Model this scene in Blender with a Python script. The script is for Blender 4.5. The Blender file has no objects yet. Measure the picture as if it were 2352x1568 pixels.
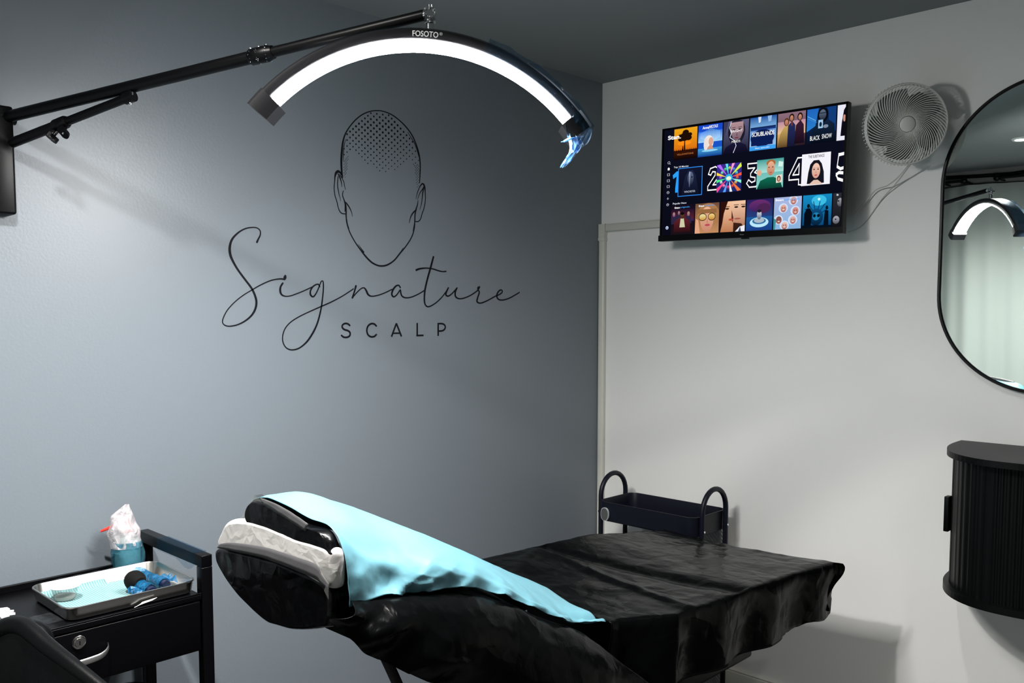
import bpy, bmesh, math, random
from mathutils import Vector, Matrix, noise
random.seed(7)
S = bpy.context.scene
COL = S.collection
PI = math.pi

# ---------------------------------------------------------------- camera
cam_d = bpy.data.cameras.new('camera')
cam = bpy.data.objects.new('camera', cam_d)
COL.objects.link(cam)
S.camera = cam
FPX = 2028.0
cam_d.sensor_width = 36.0
cam_d.lens = 36.0 * FPX / 2352.0
cam_d.shift_x = (1176.0 - 1164.0) / 2352.0
cam_d.shift_y = (857.0 - 784.0) / 2352.0
cam_d.clip_start = 0.05
th, pi_ = math.radians(44.2842), math.radians(4.0896)
Fw = Vector((-math.sin(th) * math.cos(pi_), math.cos(th) * math.cos(pi_), -math.sin(pi_)))
Rt = Vector((math.cos(th), math.sin(th), 0))
Up = Rt.cross(Fw)
M = Matrix((Rt, Up, -Fw)).transposed().to_4x4()
M.translation = Vector((2.337, -2.968, 1.459))
cam.matrix_world = M

# ---------------------------------------------------------------- world, exposure
w = bpy.data.worlds.new('world')
S.world = w
w.use_nodes = True
w.node_tree.nodes['Background'].inputs[0].default_value = (0.02, 0.022, 0.026, 1)
w.node_tree.nodes['Background'].inputs[1].default_value = 1.0
S.view_settings.view_transform = 'Standard'
S.view_settings.look = 'None'
S.view_settings.exposure = 0.0
S.view_settings.gamma = 1.0
S.view_settings.use_curve_mapping = False

LED_STRENGTH = 370.0
DOWNLIGHTS = [  # x, y, power, cone degrees
    (0.92, -2.58, 300.0, 146),
    (2.65, -1.50, 65.0, 126),
    (1.35, -1.25, 40.0, 138),
]
H = 2.4
XR, YB = 3.4, -3.62     # far side of the room behind the camera

# ---------------------------------------------------------------- materials
def lin(c):
    return tuple((v / 12.92 if v <= 0.04045 else ((v + 0.055) / 1.055) ** 2.4) for v in c)

def mat(name, col, rough=0.5, metal=0.0, bump=0.0, scale=50.0, detail=4.0, spec=0.5, coat=0.0, dist=0.002, vary=0.0, trans=0.0, alpha=1.0, sheen=0.0, stretch=None):
    m = bpy.data.materials.new(name)
    m.use_nodes = True
    nt = m.node_tree
    b = nt.nodes['Principled BSDF']
    b.inputs['Base Color'].default_value = (*col, 1)
    b.inputs['Roughness'].default_value = rough
    b.inputs['Metallic'].default_value = metal
    b.inputs['Specular IOR Level'].default_value = spec
    b.inputs['Coat Weight'].default_value = coat
    b.inputs['Transmission Weight'].default_value = trans
    b.inputs['Alpha'].default_value = alpha
    tc = nt.nodes.new('ShaderNodeTexCoord')
    src = tc.outputs['Object']
    if stretch:
        mp = nt.nodes.new('ShaderNodeMapping')
        mp.inputs['Scale'].default_value = stretch
        nt.links.new(src, mp.inputs[0])
        src = mp.outputs[0]
    if bump > 0 or vary > 0:
        n = nt.nodes.new('ShaderNodeTexNoise')
        n.inputs['Scale'].default_value = scale
        n.inputs['Detail'].default_value = detail
        nt.links.new(src, n.inputs['Vector'])
        if bump > 0:
            bp = nt.nodes.new('ShaderNodeBump')
            bp.inputs['Strength'].default_value = bump
            bp.inputs['Distance'].default_value = dist
            nt.links.new(n.outputs['Fac'], bp.inputs['Height'])
            nt.links.new(bp.outputs[0], b.inputs['Normal'])
        if vary > 0:
            r = nt.nodes.new('ShaderNodeMix')
            r.data_type = 'RGBA'
            r.inputs[6].default_value = (*[c * (1 - vary) for c in col], 1)
            r.inputs[7].default_value = (*[min(1, c * (1 + vary)) for c in col], 1)
            n2 = nt.nodes.new('ShaderNodeTexNoise')
            n2.inputs['Scale'].default_value = 3.0
            nt.links.new(src, n2.inputs['Vector'])
            nt.links.new(n2.outputs['Fac'], r.inputs[0])
            nt.links.new(r.outputs[2], b.inputs['Base Color'])
    return m

def crumple(name, col, rough=0.3, strength=0.6, scale=14.0, dist=0.01, spec=0.5, base_rough_vary=0.15, alpha=1.0, coat=0.0, trans=0.0):
    """plastic or paper sheet with sharp random creases"""
    m = mat(name, col, rough=rough, spec=spec, alpha=alpha, coat=coat, trans=trans)
    nt = m.node_tree
    b = nt.nodes['Principled BSDF']
    tc = nt.nodes.new('ShaderNodeTexCoord')
    n0 = nt.nodes.new('ShaderNodeTexNoise')
    n0.inputs['Scale'].default_value = scale * 0.5
    n0.inputs['Detail'].default_value = 2
    nt.links.new(tc.outputs['Object'], n0.inputs['Vector'])
    mx = nt.nodes.new('ShaderNodeMix')
    mx.data_type = 'VECTOR'
    mx.inputs[0].default_value = 0.12
    nt.links.new(tc.outputs['Object'], mx.inputs[4])
    nt.links.new(n0.outputs['Color'], mx.inputs[5])
    v = nt.nodes.new('ShaderNodeTexVoronoi')
    v.feature = 'F1'
    v.distance = 'MANHATTAN'
    v.inputs['Scale'].default_value = scale
    nt.links.new(mx.outputs[1], v.inputs['Vector'])
    n = nt.nodes.new('ShaderNodeTexNoise')
    n.inputs['Scale'].default_value = scale * 1.6
    n.inputs['Detail'].default_value = 3
    n.inputs['Distortion'].default_value = 0.5
    nt.links.new(tc.outputs['Object'], n.inputs['Vector'])
    ad = nt.nodes.new('ShaderNodeMath')
    ad.operation = 'MULTIPLY_ADD'
    ad.inputs[1].default_value = 0.6
    nt.links.new(n.outputs['Fac'], ad.inputs[0])
    nt.links.new(v.outputs['Distance'], ad.inputs[2])
    bp = nt.nodes.new('ShaderNodeBump')
    bp.inputs['Strength'].default_value = strength
    bp.inputs['Distance'].default_value = dist
    nt.links.new(ad.outputs[0], bp.inputs['Height'])
    nt.links.new(bp.outputs[0], b.inputs['Normal'])
    return m

def film(name, tint, opacity=0.35, rough=0.12, scale=40.0, strength=0.8, diff=None):
    """thin clear or tinted film: part see-through, part glossy and diffuse"""
    m = bpy.data.materials.new(name)
    m.use_nodes = True
    nt = m.node_tree
    nt.nodes.clear()
    out = nt.nodes.new('ShaderNodeOutputMaterial')
    tr = nt.nodes.new('ShaderNodeBsdfTransparent')
    tr.inputs[0].default_value = (*[0.35 + 0.65 * t for t in tint], 1)
    pr = nt.nodes.new('ShaderNodeBsdfPrincipled')
    pr.inputs['Base Color'].default_value = (*(diff or tint), 1)
    pr.inputs['Roughness'].default_value = rough
    n = nt.nodes.new('ShaderNodeTexNoise')
    n.inputs['Scale'].default_value = scale
    n.inputs['Detail'].default_value = 4
    n.inputs['Distortion'].default_value = 1.5
    tc = nt.nodes.new('ShaderNodeTexCoord')
    nt.links.new(tc.outputs['Object'], n.inputs['Vector'])
    bp = nt.nodes.new('ShaderNodeBump')
    bp.inputs['Strength'].default_value = strength
    bp.inputs['Distance'].default_value = 0.006
    nt.links.new(n.outputs['Fac'], bp.inputs['Height'])
    nt.links.new(bp.outputs[0], pr.inputs['Normal'])
    mx = nt.nodes.new('ShaderNodeMixShader')
    mr = nt.nodes.new('ShaderNodeMapRange')
    mr.inputs[1].default_value = 0.35
    mr.inputs[2].default_value = 0.65
    mr.inputs[3].default_value = opacity * 0.6
    mr.inputs[4].default_value = min(1.0, opacity * 1.4)
    nt.links.new(n.outputs['Fac'], mr.inputs[0])
    nt.links.new(mr.outputs[0], mx.inputs[0])
    nt.links.new(tr.outputs[0], mx.inputs[1])
    nt.links.new(pr.outputs[0], mx.inputs[2])
    nt.links.new(mx.outputs[0], out.inputs[0])
    return m

def emit(name, col, strength):
    m = bpy.data.materials.new(name)
    m.use_nodes = True
    nt = m.node_tree
    nt.nodes.clear()
    out = nt.nodes.new('ShaderNodeOutputMaterial')
    e = nt.nodes.new('ShaderNodeEmission')
    e.inputs[0].default_value = (*col, 1)
    e.inputs[1].default_value = strength
    nt.links.new(e.outputs[0], out.inputs[0])
    return m

MT = {}
MT['dark_wall'] = mat('grey_blue_wall_paint', (0.150, 0.174, 0.198), rough=0.42, bump=0.25, scale=140, detail=6, dist=0.0015, spec=0.5)
MT['white_wall'] = mat('white_wall_paint', (0.77, 0.77, 0.755), rough=0.55, bump=0.12, scale=120, detail=5, dist=0.001)
MT['ceiling'] = mat('ceiling_paint', (0.22, 0.235, 0.24), rough=0.8, bump=0.05, scale=90)
MT['floor'] = mat('dark_floor', (0.06, 0.06, 0.062), rough=0.45, bump=0.1, scale=12, vary=0.25)
MT['side_wall'] = mat('grey_wall_paint', (0.12, 0.122, 0.122), rough=0.6, bump=0.1, scale=120)
MT['trim'] = mat('cream_gloss_trim', (0.60, 0.60, 0.54), rough=0.3)
MT['vinyl'] = mat('black_vinyl', (0.003, 0.0035, 0.006), rough=0.6, spec=0.15)
MT['black_metal'] = mat('black_powder_coat', (0.001, 0.001, 0.0015), rough=0.34, spec=0.14, bump=0.05, scale=400)
MT['black_tube'] = mat('black_satin_tube', (0.001, 0.001, 0.0015), rough=0.38, spec=0.18)
MT['lamp_black'] = mat('black_lamp_plastic', (0.004, 0.004, 0.005), rough=0.4, spec=0.25)
MT['chrome'] = mat('chrome', (0.75, 0.76, 0.78), rough=0.12, metal=1.0)
MT['steel'] = mat('brushed_steel', (0.46, 0.45, 0.43), rough=0.24, metal=1.0, bump=0.04, scale=200)
MT['steel_dull'] = mat('satin_aluminium', (0.62, 0.62, 0.62), rough=0.38, metal=1.0)
MT['led'] = emit('lit_led_diffuser', (1.0, 0.985, 0.965), LED_STRENGTH)
MT['print_white'] = mat('white_print', (0.8, 0.8, 0.82), rough=0.5)
MT['blue_film'] = film('blue_cling_film', (0.62, 0.74, 0.86), opacity=0.10, rough=0.08, scale=60, strength=1.0, diff=(0.02, 0.07, 0.13))
MT['blue_film_tail'] = film('pale_blue_cling_film', (0.45, 0.70, 0.95), opacity=0.62, rough=0.15, scale=30, diff=(0.5, 0.72, 0.95))
MT['deep_blue_film'] = film('deep_blue_cling_film', (0.02, 0.33, 0.62), opacity=0.62, rough=0.12, scale=60, diff=(0.006, 0.10, 0.22))
MT['clear_film'] = film('clear_cling_film', (0.8, 0.85, 0.9), opacity=0.05, rough=0.1, scale=60, diff=(0.3, 0.32, 0.34))
MT['black_plastic'] = crumple('black_bin_liner_plastic', (0.0012, 0.0014, 0.0015), rough=0.22, strength=0.26, scale=13, dist=0.010, spec=0.065)
MT['black_plastic_gloss'] = crumple('glossy_black_plastic_wrap', (0.001, 0.001, 0.0013), rough=0.22, strength=0.28, scale=16, dist=0.008, spec=0.14)
MT['cyan_sheet'] = crumple('pale_cyan_plastic_backed_paper', (0.095, 0.235, 0.285), rough=0.42, strength=0.20, scale=9, dist=0.010, spec=0.35)
MT['white_sheet'] = crumple('white_film_wrap', (0.43, 0.415, 0.405), rough=0.4, strength=0.35, scale=26, dist=0.004)
MT['kite'] = film('milky_tape_film', (0.8, 0.8, 0.78), opacity=0.30, rough=0.3, scale=20, strength=0.3, diff=(0.25, 0.25, 0.24))
MT['tape'] = mat('grey_clear_tape', (0.07, 0.067, 0.07), rough=0.35, bump=0.3, scale=60, vary=0.2)
MT['tape_light'] = mat('pale_grey_tape', (0.07, 0.068, 0.07), rough=0.35, bump=0.3, scale=60, vary=0.25)
MT['leather'] = mat('black_leather', (0.001, 0.0012, 0.0015), rough=0.40, spec=0.12, bump=0.25, scale=260, detail=3, dist=0.001)
MT['navy'] = mat('navy_powder_coat', (0.0045, 0.0055, 0.012), rough=0.42, spec=0.25)
MT['tag'] = mat('grey_plastic_tag', (0.07, 0.075, 0.075), rough=0.35)
MT['tag_rim'] = mat('clear_plastic_rim', (0.42, 0.45, 0.47), rough=0.2)
MT['rib'] = mat('grey_ribbed_plastic', (0.62, 0.62, 0.61), rough=0.5)
MT['tv_black'] = mat('black_tv_plastic', (0.0015, 0.0015, 0.002), rough=0.3, spec=0.12)
MT['fan_white'] = mat('white_fan_plastic', (0.66, 0.66, 0.63), rough=0.5)
MT['fan_blade'] = mat('grey_fan_blade', (0.10, 0.105, 0.11), rough=0.5)
MT['cord'] = mat('white_cord', (0.50, 0.50, 0.49), rough=0.5)
MT['frame_black'] = mat('black_mirror_frame', (0.002, 0.002, 0.003), rough=0.35, spec=0.15)
MT['mirror'] = mat('mirror_glass', (0.80, 0.86, 0.84), rough=0.0, metal=1.0)
MT['cab_black'] = mat('black_cabinet_laminate', (0.0015, 0.0018, 0.002), rough=0.42, spec=0.14, bump=0.05, scale=300)
MT['curtain'] = mat('pale_curtain_cloth', (0.36, 0.40, 0.38), rough=0.9, bump=0.1, scale=500)
MT['pad'] = mat('ribbed_cyan_tray_liner', (0.42, 0.78, 0.78), rough=0.6)
MT['cup'] = film('clear_plastic_cup', (0.9, 0.92, 0.92), opacity=0.14, rough=0.08, scale=5, strength=0.0, diff=(0.4, 0.4, 0.4))
MT['gel'] = mat('white_gel', (0.42, 0.41, 0.37), rough=0.3)
MT['sponge'] = mat('black_foam_grip', (0.002, 0.002, 0.002), rough=0.85, spec=0.15, bump=0.2, scale=300)
MT['barrel'] = mat('dark_blue_barrel', (0.006, 0.010, 0.030), rough=0.22)
MT['red'] = mat('red_plastic', (0.75, 0.03, 0.02), rough=0.3)
MT['bottle'] = mat('pale_bottle', (0.26, 0.36, 0.35), rough=0.35)
MT['bag'] = film('milky_bag_film', (0.92, 0.90, 0.92), opacity=0.66, rough=0.3, scale=35, diff=(0.50, 0.47, 0.49))
MT['blue_bag'] = film('blue_film_round_bottle', (0.25, 0.60, 0.75), opacity=0.34, rough=0.15, scale=30, diff=(0.04, 0.16, 0.22))
MT['white_plastic'] = mat('white_plastic', (0.55, 0.54, 0.57), rough=0.4)
MT['downlight'] = emit('lit_downlight', (1.0, 0.96, 0.90), 30.0)

# pad gets fine ribs
def add_ribs(m, axis, n, strength=0.6):
    nt = m.node_tree
    b = nt.nodes['Principled BSDF']
    tc = nt.nodes.new('ShaderNodeTexCoord')
    wv = nt.nodes.new('ShaderNodeTexWave')
    wv.bands_direction = axis
    wv.inputs['Scale'].default_value = n
    nt.links.new(tc.outputs['Object'], wv.inputs['Vector'])
    bp = nt.nodes.new('ShaderNodeBump')
    bp.inputs['Strength'].default_value = strength
    bp.inputs['Distance'].default_value = 0.003
    nt.links.new(wv.outputs['Fac'], bp.inputs['Height'])
    nt.links.new(bp.outputs[0], b.inputs['Normal'])
    return wv
wv = add_ribs(MT['pad'], 'Y', 55.0)
_mx = MT['pad'].node_tree.nodes.new('ShaderNodeMix')
_mx.data_type = 'RGBA'
_mx.inputs[6].default_value = (0.10, 0.25, 0.26, 1)
_mx.inputs[7].default_value = (0.26, 0.42, 0.42, 1)
MT['pad'].node_tree.links.new(wv.outputs['Fac'], _mx.inputs[0])
MT['pad'].node_tree.links.new(_mx.outputs[2], MT['pad'].node_tree.nodes['Principled BSDF'].inputs['Base Color'])
add_ribs(MT['rib'], 'DIAGONAL', 40.0, 1.0)

# ---------------------------------------------------------------- mesh helpers
class MB:
    def __init__(s):
        s.v = []; s.f = []; s.sm = []
    def add(s, vs, fs, smooth=False):
        k = len(s.v)
        s.v += [tuple(v) for v in vs]
        s.f += [tuple(i + k for i in f) for f in fs]
        s.sm += [smooth] * len(fs)
        return s
    def box(s, a, b, bev=0.0):
        x0, y0, z0 = [min(p, q) for p, q in zip(a, b)]
        x1, y1, z1 = [max(p, q) for p, q in zip(a, b)]
        if bev <= 0:
            vs = [(x0, y0, z0), (x1, y0, z0), (x1, y1, z0), (x0, y1, z0), (x0, y0, z1), (x1, y0, z1), (x1, y1, z1), (x0, y1, z1)]
            return s.add(vs, [(0, 3, 2, 1), (4, 5, 6, 7), (0, 1, 5, 4), (1, 2, 6, 5), (2, 3, 7, 6), (3, 0, 4, 7)])
        bm = bmesh.new()
        bmesh.ops.create_cube(bm, size=1)
        for v in bm.verts:
            v.co = Vector(((x0 + x1) / 2 + v.co.x * (x1 - x0), (y0 + y1) / 2 + v.co.y * (y1 - y0), (z0 + z1) / 2 + v.co.z * (z1 - z0)))
        bmesh.ops.bevel(bm, geom=bm.edges[:], offset=bev, segments=3, profile=0.5, affect='EDGES')
        return s.bm(bm)
    def bm(s, bm, smooth=True):
        bm.verts.index_update()
        s.add([v.co[:] for v in bm.verts], [[v.index for v in f.verts] for f in bm.faces], smooth)
        bm.free()
        return s
    def tube(s, pts, r, n=16, cap=True, smooth=True):
        """round tube along points, r a number or a list"""
        pts = [Vector(p) for p in pts]
        rs = r if isinstance(r, (list, tuple)) else [r] * len(pts)
        rings = []
        prev = None
        for i, p in enumerate(pts):
            t = (pts[min(i + 1, len(pts) - 1)] - pts[max(i - 1, 0)]).normalized()
            if prev is None:
                a = t.orthogonal().normalized()
            else:
                a = (prev - t * prev.dot(t)).normalized()
            prev = a
            b = t.cross(a)
            rings.append([p + (a * math.cos(2 * PI * k / n) + b * math.sin(2 * PI * k / n)) * rs[i] for k in range(n)])
        return s.loft(rings, cap=cap, smooth=smooth)
    def loft(s, rings, cap=True, closed=True, smooth=True, loop=False):
        n = len(rings[0])
        vs = [p for r in rings for p in r]
        fs = []
        m = len(rings)
        for i in range(m if loop else m - 1):
            j2 = (i + 1) % m
            for k in range(n if closed else n - 1):
                k2 = (k + 1) % n
                fs.append((i * n + k, i * n + k2, j2 * n + k2, j2 * n + k))
        s.add(vs, fs, smooth)
        if cap and closed and not loop:
            k = len(s.v) - len(vs)
            s.f.append(tuple(k + i for i in reversed(range(n)))); s.sm.append(False)
            s.f.append(tuple(k + (m - 1) * n + i for i in range(n))); s.sm.append(False)
        return s
    def lathe(s, prof, o=(0, 0, 0), ax=(0, 0, 1), n=32, smooth=True):
        """prof: (radius, height) along axis"""
        ax = Vector(ax).normalized()
        a = ax.orthogonal().normalized(); b = ax.cross(a); o = Vector(o)
        rings = [[o + ax * h + (a * math.cos(2 * PI * k / n) + b * math.sin(2 * PI * k / n)) * max(r, 1e-5) for k in range(n)] for r, h in prof]
        return s.loft(rings, smooth=smooth)
    def prism(s, poly, o, u, v, w, smooth=False):
        """polygon (a,b) in plane o+a*u+b*v, extruded by vector w"""
        o, u, v, w = Vector(o), Vector(u), Vector(v), Vector(w)
        r0 = [o + u * a + v * b for a, b in poly]
        r1 = [p + w for p in r0]
        return s.loft([r0, r1], smooth=smooth)
    def obj(s, name, m, parent=None, auto=True, mods=None):
        me = bpy.data.meshes.new(name)
        me.from_pydata(s.v, [], s.f)
        me.polygons.foreach_set('use_smooth', s.sm)
        me.materials.append(MT[m] if isinstance(m, str) else m)
        me.update()
        bm = bmesh.new(); bm.from_mesh(me)
        bmesh.ops.recalc_face_normals(bm, faces=bm.faces[:])
        if auto:
            for e in bm.edges:
                if len(e.link_faces) == 2 and e.calc_face_angle(0) > 0.7:
                    e.smooth = False
        bm.to_mesh(me); bm.free()
        o = bpy.data.objects.new(name, me)
        COL.objects.link(o)
        if parent:
            o.parent = parent
            o.matrix_parent_inverse = Matrix.Translation(-parent.location)
        return o

def tag(o, label=None, cat=None, group=None, kind=None):
    if label: o['label'] = label
    if cat: o['category'] = cat
    if group: o['group'] = group
    if kind: o['kind'] = kind
    return o

def thing(name, label, cat, loc=(0, 0, 0), group=None):
    o = bpy.data.objects.new(name, None)
    o.empty_display_size = 0.05
    COL.objects.link(o)
    o.location = loc
    return tag(o, label, cat, group)

def crom(P, k, closed=False):
    """dense Catmull-Rom through tuples, k steps per span"""
    n = len(P)
    out = []
    for i in range(n if closed else n - 1):
        p0 = P[(i - 1) % n] if (closed or i > 0) else P[0]
        p1 = P[i]; p2 = P[(i + 1) % n]
        p3 = P[(i + 2) % n] if (closed or i + 2 < n) else P[n - 1]
        for j in range(k):
            t = j / k
            out.append(tuple(0.5 * ((2 * b) + (-a + c) * t + (2 * a - 5 * b + 4 * c - d) * t * t + (-a + 3 * b - 3 * c + d) * t ** 3) for a, b, c, d in zip(p0, p1, p2, p3)))
    if not closed:
        out.append(tuple(P[-1]))
    return out

def text_mesh(s, width=None, height=None, bold=0.0, align='L'):
    """text outline as (verts2d, faces); scaled to a width or cap height"""
    cu = bpy.data.curves.new('t', 'FONT')
    cu.body = s
    cu.offset = bold
    cu.resolution_u = 4
    o = bpy.data.objects.new('t', cu)
    COL.objects.link(o)
    dg = bpy.context.evaluated_depsgraph_get()
    me = bpy.data.meshes.new_from_object(o.evaluated_get(dg))
    vs = [(v.co.x, v.co.y) for v in me.vertices]
    fs = [tuple(p.vertices) for p in me.polygons]
    bpy.data.objects.remove(o); bpy.data.curves.remove(cu); bpy.data.meshes.remove(me)
    x0 = min(v[0] for v in vs); x1 = max(v[0] for v in vs); y0 = min(v[1] for v in vs); y1 = max(v[1] for v in vs)
    sx = sy = 1.0
    if width: sx = sy = width / (x1 - x0)
    if height:
        sy = height / (y1 - y0)
        if not width: sx = sy
    return [((a - x0) * sx, (b - y0) * sy) for a, b in vs], fs

SCRIPT = [[(-1.617,1.6572,0.00612),(-1.6122,1.6665,0.0049),(-1.606,1.6783,0.00409),(-1.6062,1.6905,0.00368),(-1.6152,1.6977,0.00326),(-1.6297,1.6987,0.00365),(-1.6522,1.694,0.00403),(-1.6747,1.6817,0.00481),(-1.695,1.6618,0.00639),(-1.7034,1.6394,0.00758),(-1.7026,1.6175,0.00798),(-1.6943,1.5979,0.00681),(-1.6795,1.5744,0.00604),(-1.6579,1.5475,0.00608),(-1.6382,1.5235,0.00613),(-1.6273,1.5024,0.00656),(-1.6227,1.482,0.00699),(-1.6273,1.4614,0.00657),(-1.64,1.443,0.00574),(-1.6607,1.4276,0.00489),(-1.6854,1.4169,0.00405),(-1.7097,1.4131,0.00362),(-1.7249,1.4165,0.00321),(-1.7311,1.4254,0.0032),(-1.7273,1.4394,0.0032),(-1.7151,1.4593,0.00321),(-1.6927,1.4815,0.00322),(-1.6657,1.5012,0.00325),(-1.6383,1.5166,0.00327),(-1.606,1.5336,0.00371),(-1.5731,1.5467,0.00374),(-1.5447,1.552,0.00418),(-1.5303,1.5515,0.00504)],[(-1.5274,1.5516,0.00673),(-1.5259,1.5567,0.01051),(-1.5248,1.5609,0.00757)],[(-1.5339,1.5393,0.00546),(-1.5413,1.5286,0.00587),(-1.543,1.516,0.00671),(-1.5385,1.5056,0.00546),(-1.5266,1.5007,0.00379),(-1.5096,1.5017,0.00339),(-1.4875,1.5084,0.00341),(-1.4625,1.5173,0.00343),(-1.4373,1.5276,0.00345),(-1.423,1.5339,0.00346)],[(-1.4041,1.5321,0.00522),(-1.4091,1.5389,0.00434),(-1.4209,1.5361,0.00433),(-1.4307,1.5286,0.00475),(-1.4375,1.5177,0.00517),(-1.4372,1.506,0.00561),(-1.4287,1.5001,0.00476),(-1.4199,1.5071,0.00433),(-1.4109,1.5215,0.00391),(-1.4024,1.5391,0.00348),(-1.3976,1.5479,0.00348),(-1.3919,1.5489,0.00349),(-1.3901,1.538,0.00436),(-1.3915,1.514,0.00436),(-1.3968,1.479,0.0048),(-1.404,1.4485,0.00524),(-1.4165,1.4137,0.00566),(-1.4349,1.3835,0.00608),(-1.4555,1.3602,0.00519),(-1.4808,1.3436,0.0043),(-1.5055,1.3388,0.00384),(-1.5249,1.345,0.0034),(-1.5357,1.3601,0.00339),(-1.5377,1.3792,0.00338),(-1.5295,1.4023,0.00339),(-1.5097,1.4224,0.0034),(-1.4789,1.4393,0.00342),(-1.4437,1.4538,0.00345),(-1.3974,1.4712,0.00393),(-1.3607,1.485,0.00397),(-1.3233,1.5016,0.00356),(-1.2906,1.519,0.00358),(-1.2768,1.5269,0.00359)],[(-1.2668,1.536,0.00675),(-1.2731,1.5179,0.0054),(-1.2811,1.4985,0.00584)],[(-1.2811,1.4985,0.00359),(-1.2632,1.5158,0.00361),(-1.2464,1.5283,0.00362),(-1.2341,1.5308,0.00409),(-1.2258,1.5218,0.00637),(-1.2186,1.5096,0.00639),(-1.2045,1.5043,0.00412),(-1.1787,1.5078,0.00369),(-1.1496,1.5165,0.00371),(-1.1201,1.5282,0.00374)],[(-1.0853,1.5349,0.00518),(-1.0919,1.5422,0.00423),(-1.1051,1.5382,0.00562),(-1.1171,1.5249,0.00654),(-1.1214,1.5109,0.00607),(-1.1132,1.5035,0.00515),(-1.0994,1.5111,0.00423),(-1.0854,1.5268,0.00424),(-1.0831,1.5161,0.00566),(-1.0766,1.5053,0.0052),(-1.0602,1.5007,0.00427),(-1.0356,1.5038,0.00382),(-1.0044,1.5147,0.00384),(-0.9779,1.5276,0.00386)],[(-0.9373,1.643,0.00679),(-0.9498,1.6077,0.00727),(-0.9661,1.5636,0.00677),(-0.9772,1.5248,0.00676),(-0.9794,1.4909,0.0058),(-0.9726,1.4745,0.00485),(-0.9573,1.4716,0.00438),(-0.9281,1.4839,0.00392),(-0.9019,1.5023,0.00394),(-0.8819,1.5213,0.00395),(-0.8685,1.5373,0.00495)],[(-1.0149,1.5954,0.00668),(-0.9974,1.6007,0.00575),(-0.9689,1.6036,0.00434),(-0.9402,1.6017,0.00437),(-0.9143,1.5962,0.0044),(-0.8947,1.5939,0.00393),(-0.8795,1.5953,0.00443)],[(-0.8685,1.5373,0.00545),(-0.8773,1.5238,0.00593),(-0.88,1.5124,0.00593),(-0.8687,1.5086,0.00496),(-0.8506,1.5182,0.00398),(-0.8268,1.5381,0.0045)],[(-0.8268,1.5381,0.0045),(-0.8357,1.5219,0.00599),(-0.8337,1.507,0.006),(-0.8181,1.5001,0.00452),(-0.7927,1.5024,0.00404),(-0.7578,1.5139,0.00407),(-0.7274,1.5296,0.00409),(-0.7153,1.5421,0.0041)],[(-0.7153,1.5442,0.00461),(-0.7245,1.5409,0.00409),(-0.7224,1.5323,0.00409),(-0.7168,1.5236,0.00513),(-0.7247,1.5056,0.00563),(-0.7283,1.4902,0.00563),(-0.7111,1.4847,0.00463),(-0.6772,1.4937,0.00414),(-0.6368,1.5096,0.00418),(-0.6085,1.5189,0.0042),(-0.5965,1.5285,0.00421),(-0.604,1.5347,0.00473),(-0.6182,1.5277,0.00524),(-0.6264,1.5129,0.00575),(-0.6182,1.4999,0.00524),(-0.5958,1.4969,0.00474),(-0.5616,1.5036,0.00425),(-0.5231,1.5184,0.00428),(-0.5036,1.5267,0.00376)]]
LETTERS = [[[(-1.2928,1.4104,0.00585),(-1.3004,1.4155,0.00584),(-1.3112,1.4165,0.00582),(-1.3204,1.4117,0.00581),(-1.3211,1.4036,0.00581),(-1.3131,1.3972,0.00582),(-1.3007,1.3939,0.00584),(-1.2921,1.3875,0.00586),(-1.2928,1.378,0.00586),(-1.3021,1.3728,0.00584),(-1.3157,1.3731,0.00582),(-1.3247,1.3787,0.00581)]],[[(-1.187,1.4073,0.006),(-1.1955,1.4138,0.00599),(-1.2086,1.4144,0.00597),(-1.2206,1.4068,0.00596),(-1.2253,1.3931,0.00595),(-1.221,1.3793,0.00596),(-1.2092,1.3722,0.00598),(-1.196,1.3728,0.006),(-1.1873,1.3786,0.00601)]],[[(-1.1243,1.3703,0.00611),(-1.1029,1.4147,0.00613)],[(-1.1029,1.4147,0.00613),(-1.0817,1.3704,0.00617)],[(-1.117,1.3819,0.00517),(-1.0888,1.3819,0.00521)]],[[(-1.0123,1.4152,0.00626),(-1.0127,1.3694,0.00627)],[(-1.0164,1.3724,0.00578),(-0.9843,1.3722,0.00583)]],[[(-0.9169,1.4147,0.0064),(-0.9173,1.3688,0.00641)],[(-0.9169,1.4117,0.00591),(-0.8992,1.4115,0.00593),(-0.8873,1.4069,0.00595),(-0.8834,1.3985,0.00596),(-0.8888,1.3906,0.00595),(-0.8994,1.3863,0.00594),(-0.9158,1.3861,0.00592)]]]
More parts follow.
